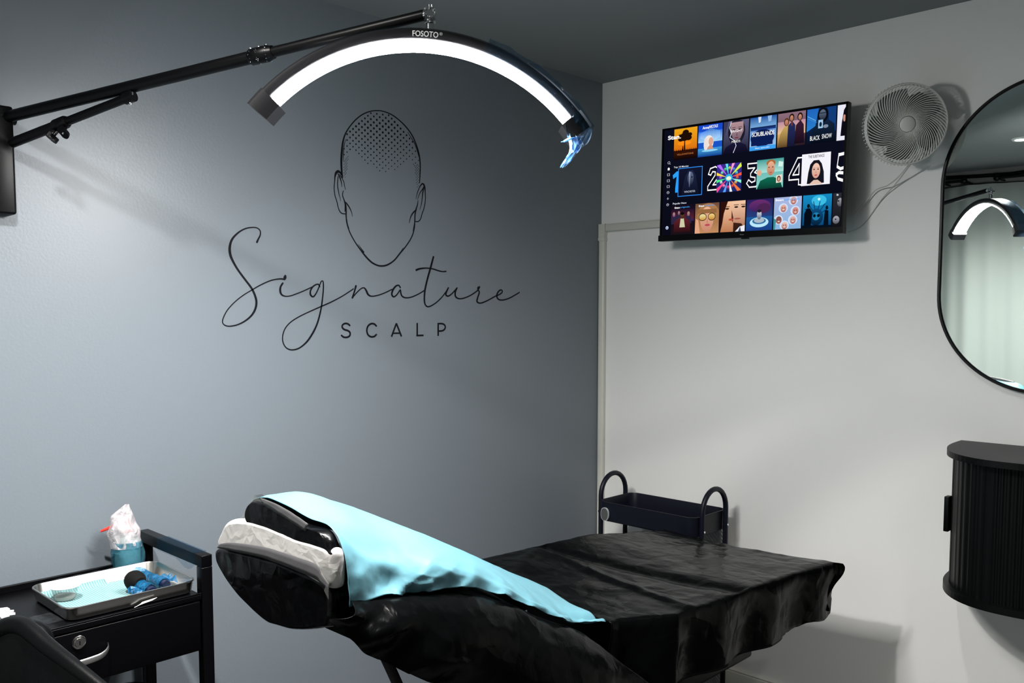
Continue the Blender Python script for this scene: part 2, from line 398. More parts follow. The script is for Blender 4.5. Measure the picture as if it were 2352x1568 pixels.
HEAD = [[(-1.3132,1.8752,0.00436),(-1.3159,1.8966,0.00652),(-1.3168,1.9254,0.00724),(-1.3145,1.9545,0.00723),(-1.3101,1.984,0.00578),(-1.3008,2.0105,0.00434),(-1.2849,2.0344,0.00363),(-1.2621,2.0596,0.00365),(-1.2346,2.0813,0.00367),(-1.2021,2.097,0.00333),(-1.1692,2.1044,0.00335),(-1.1407,2.1048,0.00338),(-1.1119,2.0992,0.00378),(-1.0827,2.0866,0.00381),(-1.0531,2.0681,0.00422),(-1.0282,2.0447,0.00425),(-1.0106,2.0161,0.00466),(-0.9991,1.9865,0.00546),(-0.9942,1.9559,0.00469),(-0.9945,1.9245,0.00392),(-0.9979,1.8909,0.00314)],[(-1.0482,2.0535,0.00115),(-1.0308,2.0347,0.00232),(-1.0157,2.0155,0.00233),(-1.0057,1.9935,0.00195),(-1.0007,1.9785,0.00078)],[(-1.2988,1.9963,0.00109),(-1.3058,1.9737,0.00217),(-1.3085,1.9481,0.00217),(-1.3088,1.9263,0.00109)],[(-1.3103,1.8348,0.00218),(-1.314,1.8207,0.00291),(-1.3085,1.8066,0.00365),(-1.3034,1.7925,0.00584),(-1.3014,1.7744,0.00549),(-1.3009,1.7525,0.00439),(-1.2977,1.7308,0.00404),(-1.2877,1.7057,0.00368),(-1.2701,1.6791,0.0037),(-1.2499,1.656,0.00447),(-1.2271,1.6328,0.00563),(-1.204,1.6149,0.00566),(-1.1805,1.6056,0.00532),(-1.159,1.6041,0.00535),(-1.1371,1.6091,0.00538),(-1.1101,1.6243,0.00502),(-1.085,1.6486,0.00466),(-1.0597,1.6732,0.0039),(-1.0366,1.7018,0.00392),(-1.0236,1.73,0.00393),(-1.0198,1.7577,0.00432),(-1.0185,1.7814,0.0047),(-1.0142,1.7993,0.00471),(-1.0069,1.8176,0.00314),(-1.0047,1.8315,0.00157)],[(-1.3028,1.7998,0.00219),(-1.2967,1.7938,0.00402),(-1.2888,1.7846,0.00367),(-1.2813,1.7723,0.00257),(-1.2766,1.7562,0.00074)],[(-1.2992,1.7453,0.00293),(-1.2963,1.7309,0.0022),(-1.2903,1.7177,0.00074)],[(-1.2552,1.6695,0.00074),(-1.2452,1.6581,0.00224),(-1.2339,1.6456,0.00374)],[(-1.0713,1.6676,0.00078),(-1.08,1.6559,0.00233),(-1.0925,1.6425,0.0031)],[(-1.0127,1.7994,0.00392),(-1.0282,1.7865,0.0043),(-1.0385,1.7709,0.00312),(-1.0438,1.7521,0.00078)],[(-1.0181,1.7735,0.00235),(-1.0219,1.7498,0.00235),(-1.0293,1.7258,0.00078)]]
EARS = [[[(-1.3131,1.8788,0.0029),(-1.3204,1.8889,0.00579),(-1.3292,1.8922,0.00867),(-1.3367,1.8871,0.00793),(-1.3412,1.8758,0.00504),(-1.3428,1.8612,0.00324),(-1.3449,1.8394,0.00288),(-1.3426,1.818,0.00289),(-1.3351,1.797,0.0029),(-1.3289,1.7758,0.00291),(-1.3194,1.7642,0.00328),(-1.3047,1.7624,0.00329)],[(-1.3293,1.8843,0.00361),(-1.3229,1.8741,0.00434),(-1.3178,1.8602,0.0029),(-1.3158,1.8452,0.00073)],[(-1.3294,1.8771,0.00289),(-1.332,1.8515,0.00289),(-1.328,1.8266,0.00254),(-1.3205,1.8012,0.00073)],[(-1.3236,1.8842,0.00289),(-1.3098,1.8646,0.00218),(-1.3056,1.8505,0.00182),(-1.3027,1.8381,0.00073)],[(-1.3054,1.8032,0.00219),(-1.3044,1.7869,0.00329),(-1.306,1.7697,0.00146)]],[[(-1.0134,1.8346,0.00078),(-1.0081,1.8547,0.00235),(-0.9965,1.8773,0.00314),(-0.9845,1.8891,0.00511),(-0.9757,1.8813,0.00631),(-0.9723,1.86,0.00355),(-0.9719,1.8363,0.00316),(-0.9779,1.8082,0.00316),(-0.987,1.7877,0.00316),(-0.9949,1.7682,0.00316),(-1.0053,1.7599,0.00354),(-1.0156,1.7592,0.00353)],[(-0.9794,1.877,0.00552),(-0.9848,1.8509,0.00355),(-0.9892,1.823,0.00236),(-0.9977,1.7999,0.00079)],[(-0.9826,1.8728,0.00315),(-0.9967,1.8557,0.00236),(-1.0072,1.8332,0.00078)]]]
DOTS = [(-1.2935,2.012,0.003),(-1.282,2.0218,0.0032),(-1.2704,2.0316,0.0033),(-1.2588,2.0415,0.0035),(-1.2471,2.0514,0.0035),(-1.2353,2.0614,0.0033),(-1.2235,2.0715,0.0031),(-1.2116,2.0816,0.0029),(-1.1996,2.0917,0.0028),(-1.2938,1.9936,0.0027),(-1.2823,2.0033,0.0029),(-1.2707,2.0131,0.0031),(-1.259,2.0229,0.0032),(-1.2473,2.0328,0.0034),(-1.2356,2.0427,0.0036),(-1.2237,2.0527,0.0036),(-1.2118,2.0627,0.0035),(-1.1999,2.0728,0.0033),(-1.1878,2.083,0.0031),(-1.1757,2.0932,0.0029),(-1.3055,1.9654,0.0023),(-1.2941,1.9751,0.0025),(-1.2826,1.9847,0.0026),(-1.271,1.9945,0.0028),(-1.2593,2.0042,0.003),(-1.2476,2.0141,0.0031),(-1.2358,2.024,0.0033),(-1.224,2.0339,0.0035),(-1.2121,2.0439,0.0037),(-1.2001,2.054,0.0037),(-1.1881,2.0641,0.0037),(-1.176,2.0742,0.0035),(-1.1638,2.0845,0.0033),(-1.1516,2.0947,0.003),(-1.3058,1.947,0.0021),(-1.2944,1.9565,0.0022),(-1.2828,1.9662,0.0024),(-1.2713,1.9758,0.0025),(-1.2596,1.9856,0.0027),(-1.2479,1.9954,0.0029),(-1.2361,2.0052,0.003),(-1.2243,2.0151,0.0032),(-1.2124,2.0251,0.0034),(-1.2004,2.0351,0.0036),(-1.1883,2.0451,0.0037),(-1.1762,2.0552,0.0039),(-1.1641,2.0654,0.0038),(-1.1518,2.0756,0.0036),(-1.1395,2.0859,0.0033),(-1.1271,2.0963,0.003),(-1.2599,1.9669,0.0024),(-1.2482,1.9766,0.0026),(-1.2364,1.9864,0.0028),(-1.2245,1.9963,0.003),(-1.2126,2.0062,0.0031),(-1.2006,2.0162,0.0033),(-1.1886,2.0262,0.0035),(-1.1765,2.0362,0.0036),(-1.1643,2.0464,0.0038),(-1.1521,2.0565,0.0039),(-1.1398,2.0668,0.0039),(-1.1274,2.0771,0.0036),(-1.1149,2.0874,0.0033),(-1.2484,1.9579,0.0023),(-1.2367,1.9677,0.0025),(-1.2248,1.9775,0.0027),(-1.2129,1.9873,0.0029),(-1.2009,1.9972,0.003),(-1.1889,2.0072,0.0032),(-1.1767,2.0172,0.0034),(-1.1646,2.0273,0.0035),(-1.1523,2.0374,0.0037),(-1.14,2.0476,0.0037),(-1.1276,2.0578,0.0038),(-1.1151,2.0682,0.0038),(-1.1026,2.0785,0.0036),(-1.2369,1.9489,0.0022),(-1.2251,1.9586,0.0024),(-1.2131,1.9684,0.0026),(-1.2012,1.9783,0.0028),(-1.1891,1.9882,0.0029),(-1.177,1.9982,0.0031),(-1.1648,2.0082,0.0033),(-1.1525,2.0183,0.0034),(-1.1402,2.0284,0.0035),(-1.1278,2.0386,0.0036),(-1.1154,2.0489,0.0036),(-1.1028,2.0592,0.0037),(-1.0902,2.0695,0.0037),(-1.2253,1.9398,0.0021),(-1.2134,1.9495,0.0023),(-1.2014,1.9593,0.0025),(-1.1894,1.9692,0.0027),(-1.1772,1.9791,0.0028),(-1.165,1.9891,0.003),(-1.1528,1.9991,0.0031),(-1.1405,2.0092,0.0032),(-1.1281,2.0194,0.0033),(-1.1156,2.0296,0.0034),(-1.1031,2.0398,0.0035),(-1.0905,2.0501,0.0035),(-1.0778,2.0605,0.0036),(-1.2137,1.9306,0.002),(-1.2017,1.9404,0.0022),(-1.1896,1.9502,0.0024),(-1.1775,1.96,0.0026),(-1.1653,1.97,0.0027),(-1.153,1.98,0.0028),(-1.1407,1.99,0.0029),(-1.1283,2.0001,0.003),(-1.1158,2.0102,0.0031),(-1.1033,2.0205,0.0032),(-1.0907,2.0307,0.0033),(-1.078,2.0411,0.0034),(-1.0652,2.0514,0.0034),(-1.1899,1.9311,0.0021),(-1.1777,1.941,0.0023),(-1.1655,1.9508,0.0025),(-1.1533,1.9608,0.0026),(-1.1409,1.9708,0.0026),(-1.1285,1.9808,0.0027),(-1.1161,1.9909,0.0028),(-1.1035,2.0011,0.0029),(-1.0909,2.0113,0.003),(-1.0782,2.0216,0.0031),(-1.0654,2.0319,0.0032),(-1.0526,2.0423,0.0033),(-1.178,1.9219,0.002),(-1.1658,1.9317,0.0022),(-1.1535,1.9416,0.0023),(-1.1412,1.9515,0.0024),(-1.1288,1.9615,0.0025),(-1.1163,1.9716,0.0025),(-1.1037,1.9817,0.0026),(-1.0911,1.9918,0.0027),(-1.0784,2.0021,0.0028),(-1.0656,2.0123,0.0029),(-1.0528,2.0227,0.003),(-1.0399,2.0331,0.0031),(-1.166,1.9125,0.0019),(-1.1538,1.9224,0.002),(-1.1414,1.9322,0.0021),(-1.129,1.9422,0.0022),(-1.1165,1.9522,0.0023),(-1.104,1.9623,0.0024),(-1.0913,1.9724,0.0024),(-1.0786,1.9825,0.0025),(-1.0659,1.9928,0.0026),(-1.053,2.0031,0.0027),(-1.0401,2.0134,0.0028),(-1.0271,2.0238,0.0029),(-1.1416,1.913,0.0018),(-1.1292,1.9229,0.0019),(-1.1167,1.9328,0.002),(-1.1042,1.9428,0.0021),(-1.0915,1.9529,0.0022),(-1.0788,1.963,0.0022),(-1.0661,1.9732,0.0023),(-1.0532,1.9834,0.0024),(-1.0403,1.9937,0.0025),(-1.0273,2.0041,0.0026),(-1.1044,1.9234,0.0018),(-1.0918,1.9334,0.0019),(-1.0791,1.9435,0.002),(-1.0663,1.9536,0.0021),(-1.0534,1.9638,0.0021),(-1.0405,1.974,0.0022),(-1.0275,1.9843,0.0023),(-1.0144,1.9947,0.0024),(-1.0277,1.9645,0.002),(-1.0146,1.9749,0.0021),(-1.0148,1.955,0.0018),(-1.0016,1.9653,0.0019),(-1.3062,1.9252,0.0013),(-1.3023,1.9296,0.0013),(-1.2985,1.9341,0.0013),(-1.2946,1.9385,0.0013),(-1.2908,1.943,0.0013),(-1.3063,1.9165,0.0013),(-1.3025,1.9209,0.0013),(-1.2986,1.9254,0.0013),(-1.2948,1.9298,0.0013),(-1.2909,1.9343,0.0013),(-1.3064,1.9078,0.0013),(-1.3026,1.9122,0.0013),(-1.2988,1.9166,0.0013),(-1.2949,1.9211,0.0013),(-1.3066,1.8991,0.0013),(-1.3027,1.9035,0.0013),(-1.2989,1.9079,0.0013),(-1.2951,1.9124,0.0013),(-1.3067,1.8904,0.0013),(-1.3029,1.8948,0.0013),(-1.299,1.8992,0.0013),(-1.2952,1.9036,0.0013),(-1.3069,1.8816,0.0011),(-1.303,1.886,0.0013),(-1.2992,1.8905,0.0013),(-1.3032,1.8773,0.0011),(-1.0235,1.9501,0.0014),(-1.0192,1.9456,0.0014),(-1.0149,1.941,0.0014),(-1.0105,1.9458,0.0014),(-1.0061,1.9506,0.0014),(-1.015,1.9316,0.0014),(-1.0106,1.9364,0.0014),(-1.0062,1.9412,0.0014),(-1.0018,1.946,0.0014),(-1.0151,1.9223,0.0014),(-1.0107,1.9271,0.0014),(-1.0063,1.9318,0.0014),(-1.0019,1.9366,0.0014),(-1.0108,1.9177,0.0014),(-1.0064,1.9225,0.0014),(-1.002,1.9272,0.0014),(-0.9976,1.932,0.0014),(-1.0109,1.9083,0.0012),(-1.0065,1.9131,0.0012),(-1.0021,1.9179,0.0014),(-0.9976,1.9226,0.0014),(-1.011,1.8989,0.0012),(-1.0066,1.9037,0.0012),(-1.0022,1.9085,0.0012),(-0.9977,1.9132,0.0012),(-1.0111,1.8896,0.0012),(-1.0067,1.8943,0.0012),(-1.0022,1.8991,0.0012),(-1.0067,1.8849,0.0012),(-1.0023,1.8897,0.0012),(-1.0068,1.8755,0.0012),(-1.0024,1.8803,0.0012)]
BACK_TOP = [(1.12,-2.094,0.97),(1.12,-2.05,0.963),(1.12,-1.992,0.954),(1.12,-1.91,0.943),(1.12,-1.821,0.931),(1.12,-1.737,0.898),(1.12,-1.621,0.839),(1.12,-1.55,0.795)]
BACK_BOT = [(1.16,-2.158,0.951),(1.16,-2.13,0.922),(1.16,-2.097,0.884),(1.16,-2.04,0.845),(1.16,-1.956,0.79),(1.16,-1.778,0.698),(1.16,-1.462,0.565),(1.16,-1.149,0.459)]
DRAPE = [[-2.11,0.8,1.094,1.106,1.088,1.044],[-2.03,0.777,1.092,1.104,1.018,0.959],[-1.95,0.754,1.072,1.067,0.996,0.947],[-1.87,0.733,1.043,1.025,0.985,0.939],[-1.79,0.714,1.004,0.981,0.953,0.922],[-1.71,0.696,0.964,0.938,0.908,0.885],[-1.63,0.677,0.923,0.894,0.856,0.844],[-1.55,0.662,0.88,0.845,0.805,0.795],[-1.47,0.648,0.838,0.796,0.765,0.769],[-1.39,0.635,0.798,0.739,0.745,0.749]]
LOWER = [(0.69,0.963),(0.714,0.986),(0.884,1.001),(0.997,1.001),(1.092,0.99),(1.097,0.928),(1.063,0.909),(0.99,0.886),(0.918,0.876),(0.879,0.875),(0.815,0.891),(0.769,0.907),(0.725,0.932)]
WHITE = [(0.715,0.988),(0.729,1.02),(0.757,1.047),(0.817,1.06),(0.894,1.064),(0.998,1.058),(1.061,1.059),(1.132,1.057),(1.154,1.041),(1.153,0.996),(1.092,0.99),(0.997,1.001),(0.884,1.001),(0.815,0.998)]
TAPE_A = [(0.738,1.0),(0.774,1.009),(0.835,1.018),(0.919,1.026),(1.008,1.028),(1.073,1.027),(1.089,1.015),(1.112,1.001)]
TAPE_B = [(0.726,0.99),(0.751,0.992),(0.83,0.999),(0.903,1.004),(0.989,1.004),(1.069,1.001),(1.085,0.997),(1.11,0.992)]
TAPE_C = [(0.89,1.114),(0.936,1.112),(0.987,1.105),(1.047,1.092)]
TAPE_D = [(0.896,1.106),(0.909,1.104),(0.972,1.091),(1.037,1.078)]
KITE = [[(1.08,1.031),(1.173,1.049),(1.175,1.012),(1.127,0.986),(1.111,1.004)],[(1.099,0.988),(1.141,1.012),(1.176,1.012),(1.167,0.996),(1.139,0.975)],[(1.129,1.002),(1.176,1.029),(1.176,0.996),(1.163,0.991)]]
FLAP = [(0.85,1.111),(0.888,1.12),(0.889,1.105),(0.851,1.096),(0.834,1.073),(0.835,1.057),(0.787,1.053)]
BLACK = [(0.82,1.07),(0.837,1.094),(0.874,1.102),(1.004,1.083),(1.075,1.081),(1.101,1.057),(1.107,1.048),(1.065,1.05),(1.003,1.051),(0.884,1.057),(0.836,1.055)]
BAR0 = (0.99,-1.941,0.81)
BAR1 = (0.99,-1.863,0.644)

# ================================================================ the room
def struct(o):
    o['kind'] = 'structure'
    return o
T = 0.08
struct(MB().box((-T, YB - T, 0), (0, T, H)).obj('wall_left', 'dark_wall'))
struct(MB().box((0, 0, 0), (XR + T, T, H)).obj('wall_right', 'white_wall'))
struct(MB().box((0, YB - T, 0), (XR + T, YB, H)).obj('wall_back', 'side_wall'))
struct(MB().box((XR, YB, 0), (XR + T, 0, H)).obj('wall_far', 'side_wall'))
struct(MB().box((-T, YB - T, H), (XR + T, T, H + T)).obj('ceiling', 'ceiling'))
struct(MB().box((-T, YB - T, -T), (XR + T, T, 0)).obj('floor', 'floor'))
b = MB().box((0.0, -0.016, 0), (XR, 0, 0.082), 0.002)
b.box((0.0, -0.012, 0.082), (XR, 0, 0.09), 0.003)
struct(b.obj('baseboard_right', 'trim'))
# cream boxed trim: upright in the corner, run along the wall, mitred elbow
b = MB().box((0.001, -0.022, 0.09), (0.030, 0, 1.755), 0.006)
b.box((0.0005, -0.026, 1.748), (0.034, 0, 1.763), 0.003)
b.prism([(0.001, 1.763), (0.030, 1.763), (0.034, 1.786), (0.034, 1.818), (0.001, 1.818)], (0, 0, 0), (1, 0, 0), (0, 0, 1), (0, -0.022, 0))
b.box((0.034, -0.022, 1.786), (0.70, 0, 1.817), 0.006)
struct(b.obj('trim_1', 'trim'))
# dark cornice cable along the back wall, seen in the mirror
pts = [(x * 0.2, YB + 0.02, 2.36 + 0.008 * math.sin(x * 1.7)) for x in range(0, 17)]
struct(MB().tube(pts, 0.012, 10).obj('trim_2', 'black_metal'))

# ================================================================ downlights
for i, (x, y, pw, cone) in enumerate(DOWNLIGHTS):
    t = thing('ceiling_downlight', ['round recessed ceiling downlight seen as a bright spot in the mirror', 'round recessed ceiling downlight at the right side of the room', 'round recessed ceiling downlight near the mirror wall'][i], 'ceiling light', (x, y, H), 'recessed downlights')
    MB().lathe([(0.036, -0.001), (0.036, -0.008), (0.046, -0.010), (0.052, -0.004), (0.052, 0.0)], (x, y, H), n=32).obj('trim_ring', 'fan_white', t)
    MB().lathe([(0.034, -0.001), (0.034, -0.004), (0.001, -0.005)], (x, y, H), n=32).obj('diffuser', 'downlight', t)
    ld = bpy.data.lights.new('downlight_lamp', 'SPOT')
    ld.energy = pw
    ld.color = (1.0, 0.97, 0.93)
    ld.spot_size = math.radians(cone)
    ld.spot_blend = 1.0
    ld.shadow_soft_size = 0.035
    lo = bpy.data.objects.new('downlight_lamp', ld)
    COL.objects.link(lo)
    lo.location = (x, y, H - 0.02)

# ================================================================ wall logo
logo = thing('wall_logo', 'black vinyl emblem on the grey wall, bald head outline above cursive lettering', 'wall sign', (0, -1.15, 1.3))
def stroke_mesh(b, strokes, x0=0.0003, x1=0.0010):
    k = 0
    for st in strokes:
        P = crom(st, 6) if len(st) > 2 else st
        L_, R_ = [], []
        for i, (y, z, w_) in enumerate(P):
            a = P[max(i - 1, 0)]; c = P[min(i + 1, len(P) - 1)]
            dy, dz = c[0] - a[0], c[1] - a[1]
            l = math.hypot(dy, dz) or 1e-9
            ny, nz = -dz / l, dy / l
            L_.append((y + ny * w_ / 2, z + nz * w_ / 2)); R_.append((y - ny * w_ / 2, z - nz * w_ / 2))
        xt = x1 + k * 0.00006
        k += 1
        vs = []; fs = []
        for (a, c) in zip(L_, R_):
            vs += [(x0, *a), (xt, *a), (xt, *c), (x0, *c)]
        for i in range(len(L_) - 1):
            q = i * 4
            for j in range(4):
                fs.append((q + j, q + (j + 1) % 4, q + 4 + (j + 1) % 4, q + 4 + j))
        fs.append((3, 2, 1, 0)); q = (len(L_) - 1) * 4; fs.append((q, q + 1, q + 2, q + 3))
        b.add(vs, fs)
        # rounded ends
        if len(st) > 2:
            for (y, z, w_) in (P[0], P[-1]):
                if w_ > 0.003:
                    b.prism([(math.cos(2 * PI * t / 12) * w_ / 2, math.sin(2 * PI * t / 12) * w_ / 2) for t in range(12)], (x0, y, z), (0, 1, 0), (0, 0, 1), (xt + 0.00003 - x0, 0, 0))
    return b
stroke_mesh(MB(), HEAD).obj('head_outline', 'vinyl', logo, auto=False)
for e in EARS:
    stroke_mesh(MB(), e).obj('ear', 'vinyl', logo, auto=False)
b = MB()
for (y, z, r) in DOTS:
    b.prism([(math.cos(2 * PI * t / 10) * r, math.sin(2 * PI * t / 10) * r) for t in range(10)], (0.0003, y, z), (0, 1, 0), (0, 0, 1), (0.0007, 0, 0))
b.obj('stubble_dots', 'vinyl', logo, auto=False)
o = stroke_mesh(MB(), SCRIPT).obj('script_lettering', 'vinyl', logo, auto=False)
for lt in LETTERS:
    stroke_mesh(MB(), lt).obj('block_letter', 'vinyl', logo, auto=False)

# ================================================================ arc lamp on its wall arm
lamp = thing('wall_arm_lamp', 'half-moon arc lamp, lit white, hanging from a black telescopic wall arm', 'lamp', (0.03, -2.30, 1.70))
A = Vector((0.035, -2.274, 1.911)); J = Vector((0.986, -1.800, 2.039))
d = (J - A).normalized()
# bracket: plate against the wall and boxed upright
b = MB().box((0.0, -2.335, 1.684), (0.010, -2.268, 1.935), 0.003)
b.box((0.008, -2.318, 1.684), (0.036, -2.266, 1.935), 0.006)
b.obj('wall_bracket', 'black_tube', lamp)
MB().tube([(0.02, -2.325, 1.912), (0.02, -2.258, 1.912)], 0.017, 20).obj('pivot_bolt', 'black_tube', lamp)
MB().tube([A - d * 0.01, A + (J - A) * 0.66], 0.0135, 24).obj('outer_tube', 'black_tube', lamp)
MB().tube([A + (J - A) * 0.64, J - d * 0.012], 0.0108, 24).obj('inner_tube', 'black_tube', lamp)
C0 = A + (J - A) * 0.615; C1 = A + (J - A) * 0.668
col_ = MB().tube([C0, C0 + d * 0.004, C1 - d * 0.012, C1 - d * 0.008, C1], [0.0145, 0.0172, 0.0172, 0.015, 0.0135], 28).obj('locking_collar', 'black_tube', lamp)
b = MB()
sd = d.cross(Vector((0, 0, 1))).normalized(); ud = sd.cross(d)
spots = []
for rr in (0.006, 0.044):
    for k in range(14):
        spots.append((rr + 0.003 * math.sin(k * 2.1), 2 * PI * k / 14))
for k in range(6):
    for q in ((0, 0), (0.004, 0), (0.002, 0.2), (0.002, -0.2)):
        spots.append((0.022 + q[0], 2 * PI * k / 6 + q[1] + 0.3))
for (s_, a_) in spots:
    if s_ > 0.047: continue
    nrm = sd * math.cos(a_) + ud * math.sin(a_)
    b.lathe([(0.0010, 0), (0.0007, 0.0008), (0.0001, 0.0011)], C0 + d * s_ + nrm * 0.0170, nrm, 6)
b.obj('rhinestone_studs', 'chrome', lamp).parent = col_
# brace
Bv = Vector((0.036, -2.268, 1.852)); P2 = A + (J - A) * 0.325 - Vector((0, 0, 0.021))
db = (P2 - Bv).normalized()
MB().tube([Bv - db * 0.01, Bv + (P2 - Bv) * 0.45], 0.0115, 20).obj('brace_outer_tube', 'black_tube', lamp)
MB().tube([Bv + (P2 - Bv) * 0.40, P2], 0.0098, 20).obj('brace_inner_tube', 'black_tube', lamp)
q0 = Bv + (P2 - Bv) * 0.36; q1 = Bv + (P2 - Bv) * 0.475
bc = MB().tube([q0, q0 + db * 0.005, q1 - db * 0.006, q1], [0.0125, 0.0145, 0.0145, 0.0118], 20).obj('brace_collar', 'black_tube', lamp)
for s_, tilt in ((0.385, -0.3), (0.455, 0.5)):
    c = Bv + (P2 - Bv) * s_ - Vector((0, 0, 0.013))
    ax = Vector((0.25 + tilt, -0.55, -0.75)).normalized()
    e = ax.cross(db).normalized(); e2 = ax.cross(e)
    b = MB().tube([c, c + ax * 0.017], 0.0042, 10)
    wing = []
    for k in range(24):
        a_ = 2 * PI * k / 24
        r_ = 0.0095 + 0.006 * abs(math.cos(a_)) ** 1.5
        wing.append((r_ * math.cos(a_), r_ * 0.75 * math.sin(a_)))
    b.prism(wing, c + ax * 0.014, e, e2, ax * 0.011)
    b.obj('wing_knob', 'black_tube', lamp)
    MB().lathe([(0.0022, 0), (0.0018, 0.0018), (0.0001, 0.0024)], c + ax * 0.025, ax, 10).obj('screw_cap', 'chrome', lamp)
b = MB().tube([P2 - db * 0.016, P2 + db * 0.008], 0.0135, 20)
b.tube([P2 + Vector((0, 0, 0.002)), P2 + Vector((0, 0, 0.02))], 0.009, 14)
b.obj('brace_clamp', 'black_tube', lamp)
MB().lathe([(0.004, 0), (0.0045, 0.004), (0.0035, 0.007), (0.0001, 0.008)], P2 - Vector((0.002, 0, 0.012)), (0.1, -0.3, -1), 14).obj('clamp_screw', 'chrome', lamp)
# arc head
uc = Vector((0.68, 0.733, 0)); un = Vector((0.733, -0.68, 0)); uz = Vector((0, 0, 1))
AC = Vector((0.9726, -1.8274, 1.585))
def arc(deg, r, w_):
    a_ = math.radians(deg)
    return AC + uc * (r * math.sin(a_)) + uz * (r * math.cos(a_)) + un * w_
def sweep(t0, t1, prof, n=60, cap=True, b=None, wob=None):
    b = b or MB()
    rings = []
    for i in range(n + 1):
        t = t0 + (t1 - t0) * i / n
        rings.append([arc(t, r + (wob(t, j) if wob else 0), w_) for j, (r, w_) in enumerate(prof)])
    return b.loft(rings, cap=cap)
HP = [(0.415, -0.026), (0.415, 0.030), (0.411, 0.035), (0.395, 0.035), (0.390, 0.031), (0.390, -0.031), (0.395, -0.035), (0.411, -0.035), (0.415, -0.031)]
sweep(-44.5, 52.0, HP, 90).obj('lamp_housing', 'lamp_black', lamp)
LP = [(0.3905, -0.0290), (0.3925, 0.0325), (0.3920, 0.0353), (0.3875, 0.0345), (0.3850, 0.0290), (0.3840, 0.0), (0.3850, -0.0280)]
sweep(-44.0, 50.8, LP, 90).obj('led_strip', 'led', lamp)
def caps(t0, t1):
    P = [(0.4175, -0.030), (0.4175, 0.030), (0.411, 0.0375), (0.379, 0.0375), (0.3695, 0.032), (0.3695, -0.032), (0.379, -0.0375), (0.411, -0.0375)]
    return sweep(t0, t1, P, 4).obj('end_cap', 'lamp_black', lamp)
caps(-44.3, -49.8); caps(50.8, 56.0)
# logo text on the front face, white, following the arc
vs, fs = text_mesh('FOSOTO', height=0.0108, bold=0.010)
wd = max(v[0] for v in vs)
b = MB()
def on_arc(vs, fs, a0, r0, b):
    P0 = [arc(a0 + math.degrees(x / 0.40), r0 + y, 0.0352) for x, y in vs]
    b.add(P0, fs)
on_arc([(x * 0.049 / wd, y) for x, y in vs], fs, -0.3, 0.3975, b)
vs, fs = text_mesh('®', height=0.0058)
on_arc(vs, fs, 7.0, 0.403, b)
b.obj('lettering', 'print_white', lamp, auto=False)
# chrome stem and knuckle
st = arc(4.2, 0.415, 0.0)
tp = Vector((st.x, st.y, 2.036))
b = MB().tube([st, st + uz * 0.012, tp - uz * 0.02], [0.0085, 0.0082, 0.0082], 20)
b.tube([st + uz * 0.022, tp - uz * 0.012], [0.0098, 0.0098], 20)
b.obj('stem', 'chrome', lamp)
b = MB().box(tp + Vector((-0.010, -0.008, -0.020)), tp + Vector((0.010, 0.008, 0.012)), 0.004)
b.tube([J - d * 0.02, J + d * 0.012], [0.0088, 0.0088], 18)
b.tube([tp + un * -0.016, tp + un * 0.016], 0.0088, 18)
b.obj('swivel_joint', 'chrome', lamp)
b = MB()
for sgn in (-1, 1):
    for q in ((0, 0.006), (0.008, 0.002), (-0.008, 0.004)):
        p = tp + un * (0.015 * sgn) + uc * q[0] + uz * q[1]
        b.lathe([(0.0032, 0), (0.0028, 0.0035), (0.0001, 0.0045)], p, un * sgn, 8)
b.lathe([(0.005, 0), (0.0045, 0.005), (0.0001, 0.007)], tp + uz * 0.012, (0, 0, 1), 12)
b.obj('joint_screw', 'chrome', lamp)
# blue film sleeve
def wob(t, j):
    return 0.0035 * noise.noise(Vector((t * 0.28, j * 1.7, 3))) + 0.003 * max(0, math.sin(t * 0.5 + j))
FP = [(0.4195, -0.030), (0.4215, 0.0), (0.4200, 0.036), (0.412, 0.0405), (0.402, 0.0410), (0.395, 0.0385), (0.3915, 0.0372)]
b = MB()
rings = []
for i in range(81):
    t = 20.3 + 36.2 * i / 80
    rings.append([arc(t, r + (wob(t, j) if 0 < j < 6 else 0), w_ + 0.0016 * noise.noise(Vector((t * 0.5, j * 2.3, 9)))) for j, (r, w_) in enumerate(FP)])
b.loft(rings, cap=False, closed=False)
b.obj('film_sleeve', 'blue_film', lamp)
# loose twisted tail of film at the end
def ribbon(b, ctr, wid, seed, n=9, r0=None):
    P = crom(ctr, 8)
    W_ = crom([(x,) for x in wid], 8)
    rings = []
    for i, p in enumerate(P):
        ww = W_[i][0]
        row = []
        for k in range(n):
            s_ = k / (n - 1) - 0.5
            q = Vector(p) + uc * (s_ * ww) + un * (0.35 * ww * math.sin(k * 2.1 + i * 0.22 + seed)) + uz * (0.12 * ww * math.cos(k * 2.9 + i * 0.3 + seed))
            row.append(q)
        rings.append(row)
    return b.loft(rings, cap=False, closed=False)
e0 = arc(52.5, 0.385, 0.03)
def T_(a, z, w_=0.0):
    return tuple(e0 + uc * a + uz * z + un * w_)
b = MB()
ribbon(b, [T_(-0.004, 0.004), T_(0.002, -0.018), T_(0.010, -0.036), T_(0.006, -0.050), T_(-0.006, -0.066), T_(-0.018, -0.082)], [0.018, 0.022, 0.026, 0.020, 0.015, 0.008], 1)
ribbon(b, [T_(0.018, -0.022, 0.004), T_(0.000, -0.027, 0.006), T_(-0.018, -0.034, 0.006)], [0.012, 0.012, 0.007], 4)
ribbon(b, [T_(0.030, 0.004), T_(0.030, -0.012), T_(0.020, -0.034), T_(0.010, -0.048)], [0.010, 0.020, 0.022, 0.008], 7)
b.obj('film_tail', 'blue_film_tail', lamp)

